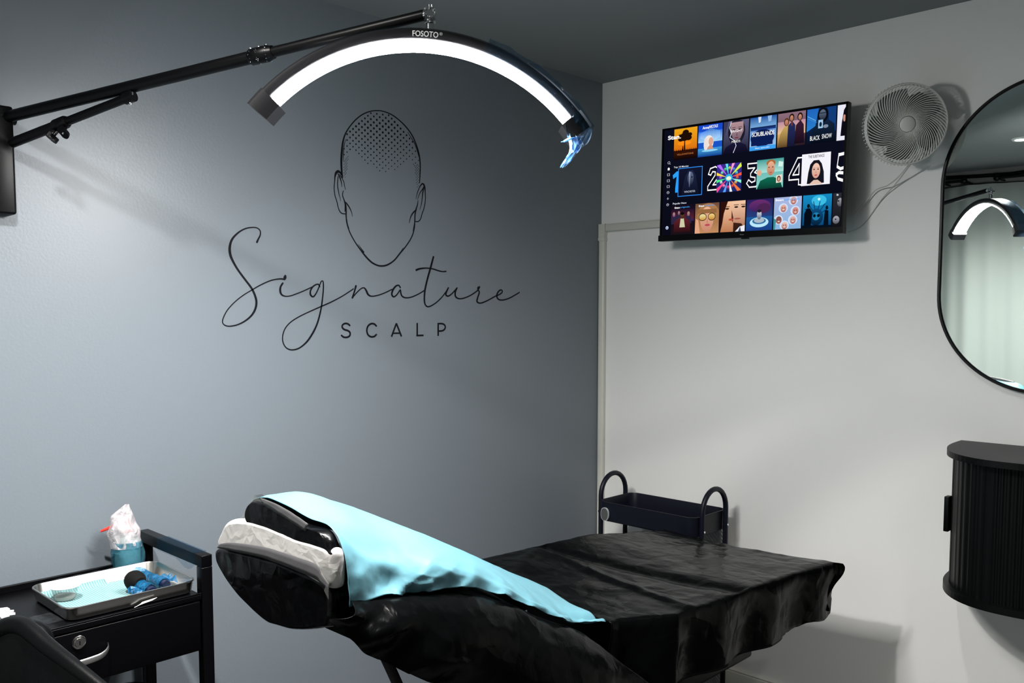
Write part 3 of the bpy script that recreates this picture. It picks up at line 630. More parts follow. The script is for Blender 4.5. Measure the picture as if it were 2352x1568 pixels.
# ================================================================ television
tv = thing('television', 'small black flat television showing a streaming menu on the white wall', 'television', (0.757, -0.15, 1.9205))
TVR = math.radians(0.97)
def tvp(x, z, y=-0.150):
    return (0.757 + x * math.cos(TVR) + z * math.sin(TVR), y, 1.9205 - x * math.sin(TVR) + z * math.cos(TVR))
def tvbox(b, x0, x1, z0, z1, y0, y1):
    c = [tvp(x0, z0, y0), tvp(x1, z0, y0), tvp(x1, z1, y0), tvp(x0, z1, y0), tvp(x0, z0, y1), tvp(x1, z0, y1), tvp(x1, z1, y1), tvp(x0, z1, y1)]
    return b.add(c, [(0, 1, 2, 3), (7, 6, 5, 4), (0, 4, 5, 1), (1, 5, 6, 2), (2, 6, 7, 3), (3, 7, 4, 0)])
b = MB()
tvbox(b, -0.354, 0.352, -0.200, 0.208, -0.150, -0.128)
tvbox(b, -0.30, 0.30, -0.19, 0.12, -0.128, -0.095)
b.obj('rear_shell', 'tv_black', tv)
b = MB()
tvbox(b, -0.3545, 0.3525, 0.2015, 0.2085, -0.154, -0.140)
tvbox(b, -0.3545, -0.3475, -0.19, 0.2085, -0.154, -0.140)
tvbox(b, 0.3455, 0.3525, -0.19, 0.2085, -0.154, -0.140)
tvbox(b, -0.3575, 0.3545, -0.2085, -0.1868, -0.158, -0.132)
b.obj('bezel', 'tv_black', tv)
b = MB()
tvbox(b, -0.012, 0.012, -0.2125, -0.2085, -0.152, -0.138)
b.obj('infrared_sensor', 'tv_black', tv)
b = MB()
b.box((0.70, -0.095, 1.84), (0.82, -0.085, 1.99), 0.002)
b.box((0.745, -0.09, 1.90), (0.775, -0.012, 1.94), 0.004)
b.box((0.71, -0.012, 1.84), (0.81, 0.0, 2.0), 0.002)
b.obj('wall_mount', 'black_metal', tv)
vs, fs = text_mesh('Hisense', height=0.0034)
b = MB().add([tvp(-0.014 + x, -0.199 + y, -0.1584) for x, y in vs], fs)
b.obj('maker_lettering', 'steel_dull', tv, auto=False)

# ---- the picture on the screen: flat shapes with a colour per corner
class Paint:
    def __init__(s):
        s.v = []; s.f = []; s.c = []; s.k = 0
        s.x0 = s.z0 = 0; s.w = s.h = 1
    def win(s, x0, z0, w_, h_):
        s.x0, s.z0, s.w, s.h = x0, z0, w_, h_
    def poly(s, P, c, c2=None, faces=None):
        """P in 0..1 of the window; c2 = colour at the bottom"""
        s.k += 1
        y = -0.1502 - 0.000022 * s.k
        k = len(s.v)
        us = [min(max(p[0], 0), 1) for p in P]; vs = [min(max(p[1], 0), 1) for p in P]
        lo, hi = min(vs), max(vs)
        cols = []
        for u, v in zip(us, vs):
            s.v.append(tvp(s.x0 + u * s.w, s.z0 + v * s.h, y))
            if c2:
                t = (v - lo) / max(hi - lo, 1e-6)
                cols.append(tuple(a * t + b_ * (1 - t) for a, b_ in zip(c, c2)))
            else:
                cols.append(c)
        for f in (faces or [tuple(range(len(P)))]):
            s.f.append(tuple(i + k for i in f))
            s.c.append([cols[i] for i in f])
    def rect(s, a, b_, c_, d_, c, c2=None):
        s.poly([(a, b_), (c_, b_), (c_, d_), (a, d_)], c, c2)
    def oval(s, x, y, rx, ry, c, c2=None, n=20):
        s.poly([(x + rx * math.cos(2 * PI * i / n), y + ry * math.sin(2 * PI * i / n)) for i in range(n)], c, c2)
    def text(s, t, x, y, width=None, height=None, c=(1, 1, 1), bold=0.0):
        """x, y, width, height in window fractions"""
        vs, fs = text_mesh(t, bold=bold)
        W_ = max(v[0] for v in vs); H_ = max(v[1] for v in vs)
        kx = (width / W_) if width else None
        ky = (height / H_) if height else kx * s.w / s.h
        if kx is None: kx = ky * s.h / s.w
        s.poly([(x + a * kx, y + b_ * ky) for a, b_ in vs], c, faces=fs)
    def ring(s, P, c, wd=0.02):
        n = len(P)
        for i in range(n - 1):
            (x0, y0), (x1, y1) = P[i], P[i + 1]
            l = math.hypot(x1 - x0, y1 - y0) or 1
            nx, ny = -(y1 - y0) / l * wd / 2, (x1 - x0) / l * wd / 2
            ex, ey = (x1 - x0) / l * wd / 2, (y1 - y0) / l * wd / 2
            s.poly([(x0 + nx - ex, y0 + ny - ey), (x1 + nx + ex, y1 + ny + ey), (x1 - nx + ex, y1 - ny + ey), (x0 - nx - ex, y0 - ny - ey)], c)
p = Paint()
BG = (0.020, 0.026, 0.075)
def C(h):
    return lin(tuple(int(h[i:i + 2], 16) / 255 for i in (0, 2, 4)))
W1 = (1, 1, 1)
p.win(-0.347, -0.187, 0.693, 0.3885)
p.rect(0, 0, 1, 1, C('0b0d1d'), C('0a0b18'))
PX, PW = 0.1037, 0.0985
def tile(i, z0, z1, top, bot):
    p.win(-0.303 + PX * i, z0, PW, z1 - z0)
    p.rect(0, 0, 1, 1, C(top), C(bot))
def face(x, y, r, skin, dark, hair=None, ry=1.35):
    if hair: p.oval(x, y + r * 0.35, r * 1.35, r * ry * 1.25, C(hair))
    p.oval(x, y, r, r * ry, C(skin), C(dark))
    for e in (-1, 1):
        p.oval(x + e * r * 0.42, y + r * 0.18, r * 0.20, r * 0.10, C('241a1c'))
        p.rect(x + e * r * 0.42 - r * 0.26, y + r * 0.42, x + e * r * 0.42 + r * 0.26, y + r * 0.50, C('2c1d1a'))
    p.poly([(x - r * 0.10, y - r * 0.30), (x + r * 0.10, y - r * 0.30), (x + r * 0.02, y + r * 0.15)], C(dark))
    p.oval(x, y - r * 0.70, r * 0.32, r * 0.12, C('a03a44'))
# --- first row
Z0, Z1 = 0.0885, 0.2005
tile(0, Z0, Z1, 'e8a31a', 'd2480c')
p.rect(0, 0, 1, 0.30, C('3a1406'), C('0a0505'))
p.oval(0.45, 0.52, 0.30, 0.07, C('ff8a14'))
p.poly([(0.43, 0.30), (0.50, 0.30), (0.48, 0.62), (0.45, 0.62)], C('170803'))
for a, b_, r in ((0.45, 0.72, 0.22), (0.30, 0.66, 0.13), (0.63, 0.68, 0.14), (0.50, 0.86, 0.14), (0.68, 0.78, 0.10), (0.26, 0.76, 0.09)):
    p.oval(a, b_, r, r * 0.62, C('1c0c04'))
p.poly([(0.36, 0.28), (0.42, 0.28), (0.41, 0.42), (0.38, 0.44)], C('160703'))
for k in range(12):
    p.poly([(k * 0.085, 0.26), (k * 0.085 + 0.05, 0.26), (k * 0.085 + 0.02, 0.36)], C('140703'))
p.text('YELLOWSTONE', 0.14, 0.14, width=0.72, height=0.05, c=C('c9763c'))
tile(1, Z0, Z1, '1747c8', '1a58c0')
p.rect(0, 0.45, 1, 0.80, C('2b6be0'), C('9fd2f2'))
for k in range(16):
    p.rect(0.10 + 0.052 * k, 0.42 + 0.02 * abs(k - 8), 0.118 + 0.052 * k, 0.88 - 0.015 * abs(k - 8), C('7fc0f4'), C('cfe9fb'))
p.rect(0, 0, 1, 0.26, C('3f9ad8'), C('0d3a8c'))
p.oval(0.45, 0.44, 0.20, 0.22, C('efe3da')); p.oval(0.54, 0.46, 0.10, 0.13, C('d9a58c')); p.poly([(0.35, 0.22), (0.66, 0.22), (0.58, 0.34), (0.48, 0.34)], C('cf9377'))
p.oval(0.33, 0.38, 0.09, 0.20, C('e8ddd6'))
p.oval(0.50, 0.18, 0.34, 0.035, C('8fd0f0'))
p.text('Anna', 0.17, 0.87, width=0.28, height=0.09, c=W1, bold=0.02); p.text('NICOLE', 0.45, 0.88, width=0.36, height=0.09, c=W1, bold=0.02)
tile(2, Z0, Z1, '5a5a7a', '15152e')
p.poly([(0, 0.4), (0.2, 1), (0, 1)], C('3a3a58')); p.oval(0.52, 0.66, 0.34, 0.40, C('1c1a2a')); p.poly([(0.28, 0.95), (0.78, 0.95), (0.80, 0.66), (0.68, 0.44), (0.52, 0.36), (0.38, 0.46), (0.28, 0.68)], C('b08d92'), C('6a5868'))
for e in (0.41, 0.65):
    p.oval(e, 0.72, 0.06, 0.025, C('1a1420')); p.rect(e - 0.07, 0.78, e + 0.07, 0.795, C('2a1c24'))
p.poly([(0.50, 0.52), (0.57, 0.52), (0.54, 0.68)], C('6f5560')); p.oval(0.53, 0.47, 0.08, 0.018, C('7a2b3c'))
p.poly([(0, 0), (1, 0), (0.9, 0.22), (0.62, 0.34), (0.42, 0.34), (0.1, 0.20)], C('1a1836'), C('0d0c20'))
p.ring([(0.30, 0.98), (0.24, 0.80), (0.32, 0.62), (0.26, 0.50), (0.46, 0.38), (0.52, 0.22), (0.42, 0.02)], C('dfe3f5'), 0.022)
p.text('BRIGHT', 0.30, 0.64, width=0.46, height=0.075, c=W1); p.text('MINDS', 0.34, 0.32, width=0.34, height=0.07, c=W1)
tile(3, Z0, Z1, '2a62b8', '9ac6ea')
p.rect(0, 0.62, 1, 1, C('1e4f9c'), C('7fb6e2'))
p.poly([(0.30, 1), (0.42, 1), (0.40, 0.84), (0.33, 0.82)], C('cfe0f2')); p.poly([(0.66, 1), (0.82, 1), (0.80, 0.84), (0.70, 0.82)], C('8fb6e0'))
p.rect(0.02, 0.60, 0.98, 0.70, C('0d1c4a'), C('1b3d86'))
p.oval(0.48, 0.36, 0.45, 0.26, C('0b1c52')); p.rect(0.06, 0.14, 0.88, 0.34, C('0b1c52'))
p.text('SCRUBLANDS', 0.09, 0.42, width=0.84, height=0.13, c=W1, bold=0.012)
p.rect(0, 0, 1, 0.12, C('3a9bea')); p.text('New episodes', 0.22, 0.035, width=0.55, height=0.05, c=W1)
tile(4, Z0, Z1, '8a6a78', '22141c')
p.rect(0, 0.35, 1, 0.75, C('b98aa0'), C('e9c184')); p.rect(0, 0.0, 0.35, 0.40, C('d9a968'), C('6b4a28'))
p.poly([(0.02, 0.0), (0.38, 0.0), (0.44, 0.36), (0.40, 0.62), (0.26, 0.62), (0.10, 0.40)], C('c7a45c'), C('5a3f22'))
p.poly([(0.36, 0), (0.66, 0), (0.64, 0.62), (0.52, 0.74), (0.38, 0.62)], C('232c5e'), C('14162e'))
p.poly([(0.62, 0.06), (0.98, 0.06), (0.94, 0.60), (0.82, 0.74), (0.66, 0.60)], C('3a1c34'), C('160a18'))
for a, b_, hr in ((0.32, 0.73, '5a3018'), (0.50, 0.84, '241610'), (0.80, 0.84, '1a0e10')):
    p.oval(a, b_, 0.095, 0.12, C(hr)); p.oval(a, b_ - 0.015, 0.062, 0.085, C('c98f72'), C('96604c'))
p.poly([(0.49, 0.60), (0.54, 0.60), (0.53, 0.72), (0.50, 0.72)], C('7a3a24'))
tile(5, Z0, Z1, '0c2c60', '081020')
p.poly([(0, 1), (0.4, 1), (0.3, 0.5), (0, 0.35)], C('1e62b8'), C('2a7cc8')); p.poly([(0.7, 1), (1, 1), (1, 0.3), (0.8, 0.4)], C('123a78'))
p.ring([(0.02, 0.80), (0.30, 0.66)], C('7fc2f0'), 0.014); p.ring([(0.02, 0.74), (0.34, 0.60)], C('4f9ad8'), 0.010)
p.poly([(0.16, 0.0), (1, 0.0), (0.96, 0.50), (0.78, 0.62), (0.36, 0.58), (0.20, 0.36)], C('12233c'), C('060b16'))
p.oval(0.55, 0.80, 0.19, 0.22, C('0a0c14')); p.oval(0.54, 0.80, 0.12, 0.15, C('5c6a80'), C('1e2636')); p.ring([(0.44, 0.85), (0.64, 0.85)], C('0a0c14'), 0.02)
p.rect(0.40, 0.42, 0.56, 0.66, C('9cc4e2')); p.oval(0.48, 0.53, 0.045, 0.07, C('10243c')); p.oval(0.66, 0.46, 0.09, 0.05, C('7a8aa0'))
p.text('BLACK', 0.13, 0.09, width=0.34, height=0.13, c=W1); p.text('SNOW', 0.54, 0.11, width=0.34, height=0.13, c=W1)
p.win(0.3185, Z0, 0.0275, Z1 - Z0)
p.rect(0, 0, 1, 1, C('e6e6f2')); p.poly([(1, 0.95), (0.75, 0.85), (0.55, 0.5), (0.45, 0.12), (1, 0.12)], C('0c0a14')); p.oval(0.85, 0.62, 0.16, 0.10, C('c98f7c'))
# --- streaming service word and side icons
p.win(-0.347, -0.187, 0.693, 0.3885)
p.text('Stan.', 0.026, 0.905, width=0.082, height=0.040, c=W1, bold=0.03)
p.text('Top 10 Movies', 0.068, 0.628, width=0.092, height=0.021, c=C('dfe2ee'), bold=0.012)
p.text('Popular Now', 0.068, 0.285, width=0.086, height=0.021, c=C('dfe2ee'), bold=0.012)
for k, z in enumerate((0.69, 0.633, 0.577, 0.520, 0.465, 0.408, 0.350, 0.292)):
    x = 0.036; c_ = C('c6cbd8')
    if k == 0:
        p.ring([(x + 0.007 * math.cos(a_ / 8 * 2 * PI), z + 0.012 * math.sin(a_ / 8 * 2 * PI)) for a_ in range(9)], c_, 0.0025); p.ring([(x + 0.004, z - 0.008), (x + 0.009, z - 0.015)], c_, 0.003)
    elif k == 1:
        p.poly([(x - 0.008, z), (x, z + 0.014), (x + 0.008, z), (x + 0.006, z), (x + 0.006, z - 0.014), (x - 0.006, z - 0.014), (x - 0.006, z)], W1)
    elif k == 6:
        p.ring([(x - 0.006, z), (x + 0.006, z)], c_, 0.0025); p.ring([(x, z - 0.010), (x, z + 0.010)], c_, 0.0025)
    elif k in (5, 7):
        p.ring([(x + 0.007 * math.cos(a_ / 8 * 2 * PI), z + 0.011 * math.sin(a_ / 8 * 2 * PI)) for a_ in range(9)], c_, 0.0025); p.ring([(x, z), (x, z + 0.007)], c_, 0.002)
    else:
        p.ring([(x - 0.007, z - 0.010), (x + 0.007, z - 0.010), (x + 0.007, z + 0.010), (x - 0.007, z + 0.010), (x - 0.007, z - 0.010)], c_, 0.0025)
p.oval(0.036, 0.072, 0.009, 0.016, C('cfd8f4')); p.oval(0.036, 0.070, 0.004, 0.008, C('5a6ab0'))
# --- numbered row
def num(P, x, c, wd=0.045, fill=None):
    p.win(x, -0.045, 0.062, 0.098)
    if fill: p.poly(fill, c)
    for q in P: p.ring(q, c, wd)
Z0, Z1 = -0.045, 0.0535
num([], -0.304, C('2a9df4'), fill=[(0.22, 0.14), (0.62, 0.14), (0.62, 0.93), (0.30, 0.93), (0.02, 0.80), (0.06, 0.66), (0.30, 0.74), (0.22, 0.3)])
num([[(0.06, 0.70), (0.18, 0.90), (0.50, 0.95), (0.80, 0.85), (0.78, 0.62), (0.38, 0.30), (0.80, 0.30), (0.80, 0.12), (0.04, 0.12), (0.04, 0.26), (0.50, 0.64), (0.52, 0.76), (0.34, 0.78), (0.22, 0.66), (0.06, 0.70)]], -0.1545, W1)
num([[(0.06, 0.92), (0.80, 0.92), (0.80, 0.78), (0.50, 0.60), (0.82, 0.50), (0.84, 0.28), (0.60, 0.10), (0.20, 0.10), (0.02, 0.24), (0.14, 0.36), (0.34, 0.26), (0.54, 0.30), (0.54, 0.42), (0.26, 0.46), (0.26, 0.58), (0.50, 0.76), (0.08, 0.76), (0.06, 0.92)]], 0.0015, W1)
num([[(0.50, 0.94), (0.80, 0.94), (0.80, 0.02), (0.60, 0.04), (0.60, 0.22), (0.04, 0.22), (0.04, 0.36), (0.50, 0.94)], [(0.26, 0.38), (0.60, 0.38), (0.60, 0.74), (0.26, 0.38)]], 0.158, W1)
p.win(0.322, -0.045, 0.0245, 0.098)
p.ring([(0.98, 0.92), (0.30, 0.90), (0.14, 0.52), (0.60, 0.44), (0.98, 0.46)], W1, 0.10); p.ring([(0.98, 0.30), (0.40, 0.32), (0.04, 0.26), (0.30, 0.12), (0.98, 0.06)], W1, 0.10)
def mtile(x, top, bot):
    p.win(x, Z0, PW, Z1 - Z0)
    p.rect(0, 0, 1, 1, C(top), C(bot))
p.win(-0.2785, -0.0475, 0.1035, 0.1035)
p.rect(0, 0, 1, 1, C('2f8df0'))
mtile(-0.276, '10142c', '0a0c1c')
p.poly([(0.12, 0.0), (0.28, 0.70), (0.42, 0.90), (0.60, 0.92), (0.74, 0.72), (0.90, 0.0)], C('1d2440'), C('0c1022'))
p.oval(0.52, 0.62, 0.13, 0.24, C('5c6884'), C('1c2238')); p.oval(0.47, 0.66, 0.03, 0.025, C('05060c')); p.oval(0.58, 0.66, 0.03, 0.025, C('05060c'))
p.rect(0.46, 0.30, 0.50, 0.86, C('aeb8d4'), C('3a4260')); p.text('WINCHESTER', 0.26, 0.10, width=0.48, height=0.07, c=C('c8cede'))
mtile(-0.116, '3a2a8c', '1c2a6c')
cols = ['ff5a3c', 'd8f048', 'ff9ad0', '60e0f0', 'b06cf0', 'ffd24a', '4cf08c', 'ff4a8c', '58a0ff', 'e8f8ff', 'f07838', '8cf0d8']
for k in range(12):
    a0 = 2 * PI * k / 12 + 0.2
    def edge(a_):
        t = 0.5 / max(abs(math.cos(a_)), abs(math.sin(a_)))
        return (0.5 + t * math.cos(a_), 0.5 + t * math.sin(a_))
    p.poly([(0.5 + 0.10 * math.cos(a0), 0.5 + 0.10 * math.sin(a0)), edge(a0 - 0.10), edge(a0 + 0.10)], C(cols[k]))
    p.oval(0.5 + 0.34 * math.cos(a0 + 0.26), 0.5 + 0.34 * math.sin(a0 + 0.26), 0.055, 0.06, C(cols[(k * 5 + 3) % 12]), C('3a1a4c'))
p.oval(0.5, 0.5, 0.15, 0.13, C('2ab0e0')); p.oval(0.5, 0.48, 0.10, 0.07, C('e8f4d0'))
mtile(0.0416, '4fa8a0', '8ad0c8')
p.rect(0, 0.55, 1, 1, C('3c9a94'), C('a8ded4')); p.poly([(0.80, 0.72), (0.96, 0.70), (0.98, 0.86), (0.82, 0.90)], C('cfeee8'))
p.poly([(0.02, 0.0), (0.98, 0.0), (0.88, 0.26), (0.64, 0.38), (0.42, 0.38), (0.14, 0.28)], C('0f6a50'), C('083a30'))
p.oval(0.53, 0.86, 0.17, 0.12, C('a8683a')); p.oval(0.53, 0.68, 0.15, 0.24, C('e6b090'), C('b8795c'))
for e in (0.46, 0.60):
    p.oval(e, 0.72, 0.03, 0.016, C('2a1a18'))
p.oval(0.53, 0.54, 0.05, 0.014, C('a8504c')); p.oval(0.10, 0.56, 0.09, 0.10, C('e0a888')); p.poly([(0.74, 0.16), (0.96, 0.18), (0.96, 0.44), (0.74, 0.42)], C('e8d8c8')); p.oval(0.84, 0.30, 0.07, 0.10, C('5a3428')); p.oval(0.84, 0.29, 0.04, 0.065, C('dca88c'))
p.win(0.2055 - 0.0005, Z0 - 0.002, 0.0985, 0.1030)
p.rect(0, 0, 1, 1, C('f0eef6'))
p.text('THE SUBSTANCE', 0.22, 0.86, width=0.56, height=0.09, c=C('0a0a10'), bold=0.01)
p.poly([(0.20, 0.05), (0.80, 0.05), (0.78, 0.40), (0.70, 0.66), (0.60, 0.78), (0.42, 0.78), (0.30, 0.66), (0.24, 0.40)], C('14141e'))
p.poly([(0.26, 0.02), (0.76, 0.02), (0.58, 0.16), (0.44, 0.16)], C('e0bfae')); p.oval(0.51, 0.45, 0.145, 0.24, C('f0c8b4'), C('d09a88'))
for e in (0.44, 0.58):
    p.oval(e, 0.49, 0.034, 0.016, C('20181c')); p.rect(e - 0.04, 0.53, e + 0.04, 0.54, C('2a1c1c'))
p.oval(0.51, 0.31, 0.05, 0.018, C('b03a4a')); p.poly([(0.49, 0.37), (0.53, 0.37), (0.51, 0.47)], C('c48c78'))
# --- third row
Z0, Z1 = -0.186, -0.079
def ser(t, x=0.14, wd=0.68):
    p.text('Stan', x, 0.89, width=wd * 0.34, height=0.060, c=W1, bold=0.03)
    p.text(t, x + wd * 0.36, 0.89, width=wd * 0.64, height=0.060, c=C('3aa0f0'), bold=0.012)
tile(0, Z0, Z1, '160c1c', '1a1016')
p.rect(0, 0.50, 1, 0.86, C('1c1028'), C('5a2030')); p.rect(0, 0.44, 1, 0.52, C('3a2050'))
for a, b_, r, c1 in ((0.12, 0.66, 0.08, '6a4a8c'), (0.34, 0.70, 0.07, '4a3a6c'), (0.76, 0.66, 0.08, '7a5a6c')):
    p.poly([(a - 0.14, 0.36), (a + 0.14, 0.36), (a + 0.10, b_ - 0.04), (a - 0.10, b_ - 0.04)], C('2a2440')); p.oval(a, b_ + 0.03, r * 0.7, r, C('b08a78'), C(c1))
p.poly([(0.12, 0.08), (0.86, 0.08), (0.82, 0.46), (0.60, 0.56), (0.34, 0.56), (0.14, 0.44)], C('5c2028'), C('2c0e14')); p.poly([(0.38, 0.24), (0.62, 0.24), (0.56, 0.54), (0.42, 0.54)], C('c8c8a4'))
p.oval(0.49, 0.64, 0.085, 0.11, C('6a4230'), C('3a221a')); p.oval(0.49, 0.71, 0.09, 0.05, C('120a0a'))
ser('originals.')
tile(1, Z0, Z1, '6a4a38', 'c08a5c')
p.oval(0.55, 0.60, 0.46, 0.40, C('a8784c')); p.oval(0.50, 0.46, 0.28, 0.42, C('e8b494'), C('c4846c'))
p.rect(0.10, 0.66, 0.90, 0.80, C('94663e'))
p.oval(0.32, 0.54, 0.17, 0.13, C('3a2418')); p.oval(0.70, 0.54, 0.16, 0.13, C('3a2418')); p.oval(0.32, 0.54, 0.145, 0.105, C('e8e0a0'), C('c8902c')); p.oval(0.70, 0.54, 0.135, 0.105, C('f0d080'), C('c0842c'))
p.poly([(0.48, 0.34), (0.56, 0.34), (0.52, 0.50)], C('c08468')); p.oval(0.53, 0.27, 0.11, 0.038, C('b84858')); p.poly([(0.0, 0.0), (0.22, 0.0), (0.14, 0.44), (0.04, 0.50)], C('e0a484'))
ser('originals.')
tile(2, Z0, Z1, '5a2c1a', '2c1a14')
p.poly([(0.02, 0.0), (0.54, 0.0), (0.54, 1.0), (0.30, 1.0), (0.16, 0.70), (0.10, 0.3)], C('f0c09c'), C('b87850')); p.poly([(0, 1), (0.30, 1), (0.12, 0.55), (0.06, 0.2), (0, 0.1)], C('2c0f0a'))
p.poly([(0.46, 1.0), (1, 1.0), (1, 0.1), (0.86, 0.26), (0.54, 0.30)], C('f0c4a4'), C('a86c50')); p.poly([(0.46, 0.72), (0.54, 0.45), (0.52, 0.30), (0.46, 0.40)], C('5a2c20'))
for a, b_ in ((0.28, 0.76), (0.64, 0.80), (0.92, 0.80)):
    p.oval(a, b_, 0.08, 0.028, C('2a1814')); p.rect(a - 0.10, b_ + 0.06, a + 0.10, b_ + 0.08, C('3a2018'))
p.oval(0.44, 0.40, 0.09, 0.035, C('b8483c')); p.oval(0.70, 0.42, 0.13, 0.026, C('a0584c')); p.poly([(0.62, 0.0), (1, 0.0), (1, 0.20), (0.80, 0.16)], C('e8e8ee')); p.poly([(0.74, 0), (0.86, 0), (0.82, 0.16)], C('3a4a6c'))
tile(3, Z0, Z1, '2a1c58', '1c4c8c')
p.oval(0.50, 0.78, 0.42, 0.20, C('6a2c6c'), C('34205c')); p.oval(0.66, 0.70, 0.26, 0.16, C('4a2450')); p.rect(0, 0, 1, 0.44, C('1c5a98'), C('1a3c84'))
p.oval(0.50, 0.26, 0.36, 0.16, C('b8e4f4')); p.oval(0.50, 0.30, 0.26, 0.10, C('2a6a9c')); p.oval(0.50, 0.32, 0.20, 0.08, C('a8b8c4')); p.oval(0.50, 0.50, 0.09, 0.15, C('d8dce4'), C('4a5a74')); p.oval(0.50, 0.62, 0.08, 0.05, C('1c1c2c'))
tile(4, Z0, Z1, 'a8b4dc', '88b0d8')
for a, b_, c1 in ((0.34, 0.66, 'e8b0a0'), (0.78, 0.56, 'd8948c'), (0.18, 0.30, '7a4438'), (0.70, 0.28, 'e4b4ac'), (0.40, 0.12, 'ecc4b8'), (0.70, 0.88, 'dca8a0')):
    p.oval(a, b_, 0.17, 0.15, C('c8dcf4')); p.oval(a + 0.01, b_ - 0.01, 0.11, 0.12, C(c1), C('a8645c')); p.oval(a - 0.03, b_ + 0.01, 0.018, 0.012, C('3a2424')); p.oval(a + 0.05, b_ + 0.01, 0.018, 0.012, C('3a2424')); p.oval(a + 0.01, b_ - 0.05, 0.04, 0.012, C('f8f0f0'))
p.poly([(0.0, 0.36), (0.10, 0.30), (0.06, 0.0), (0, 0)], C('3a8c94'))
ser('iconic series.', 0.05, 0.88)
tile(5, Z0, Z1, '1488c0', '0a3a6c')
p.oval(0.56, 0.82, 0.26, 0.16, C('3ab8e0')); p.oval(0.56, 0.86, 0.045, 0.04, C('c8f4ff')); p.oval(0.48, 0.32, 0.24, 0.26, C('0e4c7c'), C('041c34')); p.oval(0.48, 0.34, 0.13, 0.12, C('1c7cac')); p.oval(0.42, 0.36, 0.05, 0.05, C('03101c')); p.oval(0.56, 0.36, 0.05, 0.05, C('03101c'))
for a_ in (0.5, 0.9, 1.3, 1.8, 2.2, 2.6):
    p.ring([(0.48 + 0.24 * math.cos(a_), 0.34 + 0.24 * math.sin(a_)), (0.48 + 0.46 * math.cos(a_), 0.34 + 0.46 * math.sin(a_))], C('083458'), 0.025)
p.poly([(0.06, 0.0), (0.30, 0.0), (0.34, 0.46), (0.26, 0.60), (0.14, 0.60), (0.06, 0.44)], C('050c18')); p.oval(0.20, 0.67, 0.05, 0.065, C('0c1420')); p.poly([(0.74, 0.04), (0.92, 0.0), (0.90, 0.50), (0.78, 0.52)], C('06101c')); p.oval(0.84, 0.59, 0.045, 0.06, C('0a1420')); p.poly([(0.0, 0), (1, 0), (1, 0.06), (0, 0.08)], C('03101c'))
p.win(0.3185, Z0, 0.0275, Z1 - Z0)
p.rect(0, 0, 1, 1, C('2a2c34'), C('101014')); p.oval(0.85, 0.72, 0.34, 0.13, C('9c9ca4'), C('3c3c44')); p.oval(0.65, 0.76, 0.12, 0.02, C('0c0c10')); p.oval(0.45, 0.20, 0.40, 0.12, C('a8a8b4'), C('4c4c54')); p.oval(0.40, 0.22, 0.10, 0.02, C('0c0c10')); p.text('St', 0.40, 0.92, height=0.055, c=W1, bold=0.03)
me = bpy.data.meshes.new('screen')
me.from_pydata(p.v, [], p.f)
at = me.color_attributes.new('screen_colour', 'FLOAT_COLOR', 'CORNER')
i = 0
for cs in p.c:
    for c_ in cs:
        at.data[i].color = (*c_, 1)
        i += 1
sm = bpy.data.materials.new('lit_screen')
sm.use_nodes = True
nt = sm.node_tree
nt.nodes.clear()
out = nt.nodes.new('ShaderNodeOutputMaterial'); e = nt.nodes.new('ShaderNodeEmission'); a = nt.nodes.new('ShaderNodeAttribute')
a.attribute_name = 'screen_colour'
e.inputs[1].default_value = 1.05
nt.links.new(a.outputs['Color'], e.inputs[0]); nt.links.new(e.outputs[0], out.inputs[0])
me.materials.append(sm)
so = bpy.data.objects.new('screen', me)
COL.objects.link(so)
so.parent = tv
so.matrix_parent_inverse = Matrix.Translation(-tv.location)
so['label'] = 'lit screen with rows of film posters'

# ================================================================ wall fan
fan = thing('wall_fan', 'round white fan with a spiral wire grille, mounted beside the television', 'fan', (1.30, 0.0, 2.02))
FC = Vector((1.301, -0.17, 2.021))
fn = Vector((0.60, -0.79, -0.16)).normalized()
fx = Vector((0, 0, 1)).cross(fn).normalized(); fz = fn.cross(fx)
def fp(r, a_, h):
    return FC + fx * (r * math.cos(a_)) + fz * (r * math.sin(a_)) + fn * h
RF = 0.119
b = MB()
NR = 64
for k in range(NR):
    a0 = 2 * PI * k / NR
    pts = []
    for i in range(13):
        t = i / 12
        r = 0.024 + (RF - 0.026) * t
        pts.append(fp(r, a0 - 1.15 * t ** 0.75, 0.010 * (1 - t * t) + 0.004))
    b.tube(pts, [0.0010 + 0.0006 * (i / 12) for i in range(13)], 5)
b.lathe([(0.0001, 0.0165), (0.019, 0.0165), (0.0225, 0.014), (0.0225, 0.010), (0.0001, 0.010)], FC, fn, 40)
b.obj('front_grille', 'fan_white', fan)
b = MB()
prof = [(RF - 0.004, 0.004), (RF - 0.003, 0.007), (RF, 0.006), (RF + 0.002, 0.0), (RF + 0.001, -0.010), (RF - 0.003, -0.012), (RF - 0.005, -0.006)]
rings = [[fp(r, 2 * PI * k / 64, h) for r, h in prof] for k in range(64)]
b.loft(rings, loop=True)
b.obj('rim', 'fan_white', fan)
b = MB()
for k in range(72):
    a0 = 2 * PI * k / 72
    pts = [fp(RF - 0.001, a0, -0.010), fp(RF + 0.004, a0 + 0.02, -0.022), fp(RF - 0.002, a0 + 0.05, -0.034), fp(RF * 0.75, a0 + 0.20, -0.048), fp(RF * 0.40, a0 + 0.5, -0.056)]
    b.tube(pts, 0.0012, 4)
b.lathe([(0.0001, -0.062), (0.048, -0.062), (0.050, -0.056), (0.050, -0.050), (0.0001, -0.050)], FC, fn, 32)
b.obj('rear_grille', 'fan_white', fan)
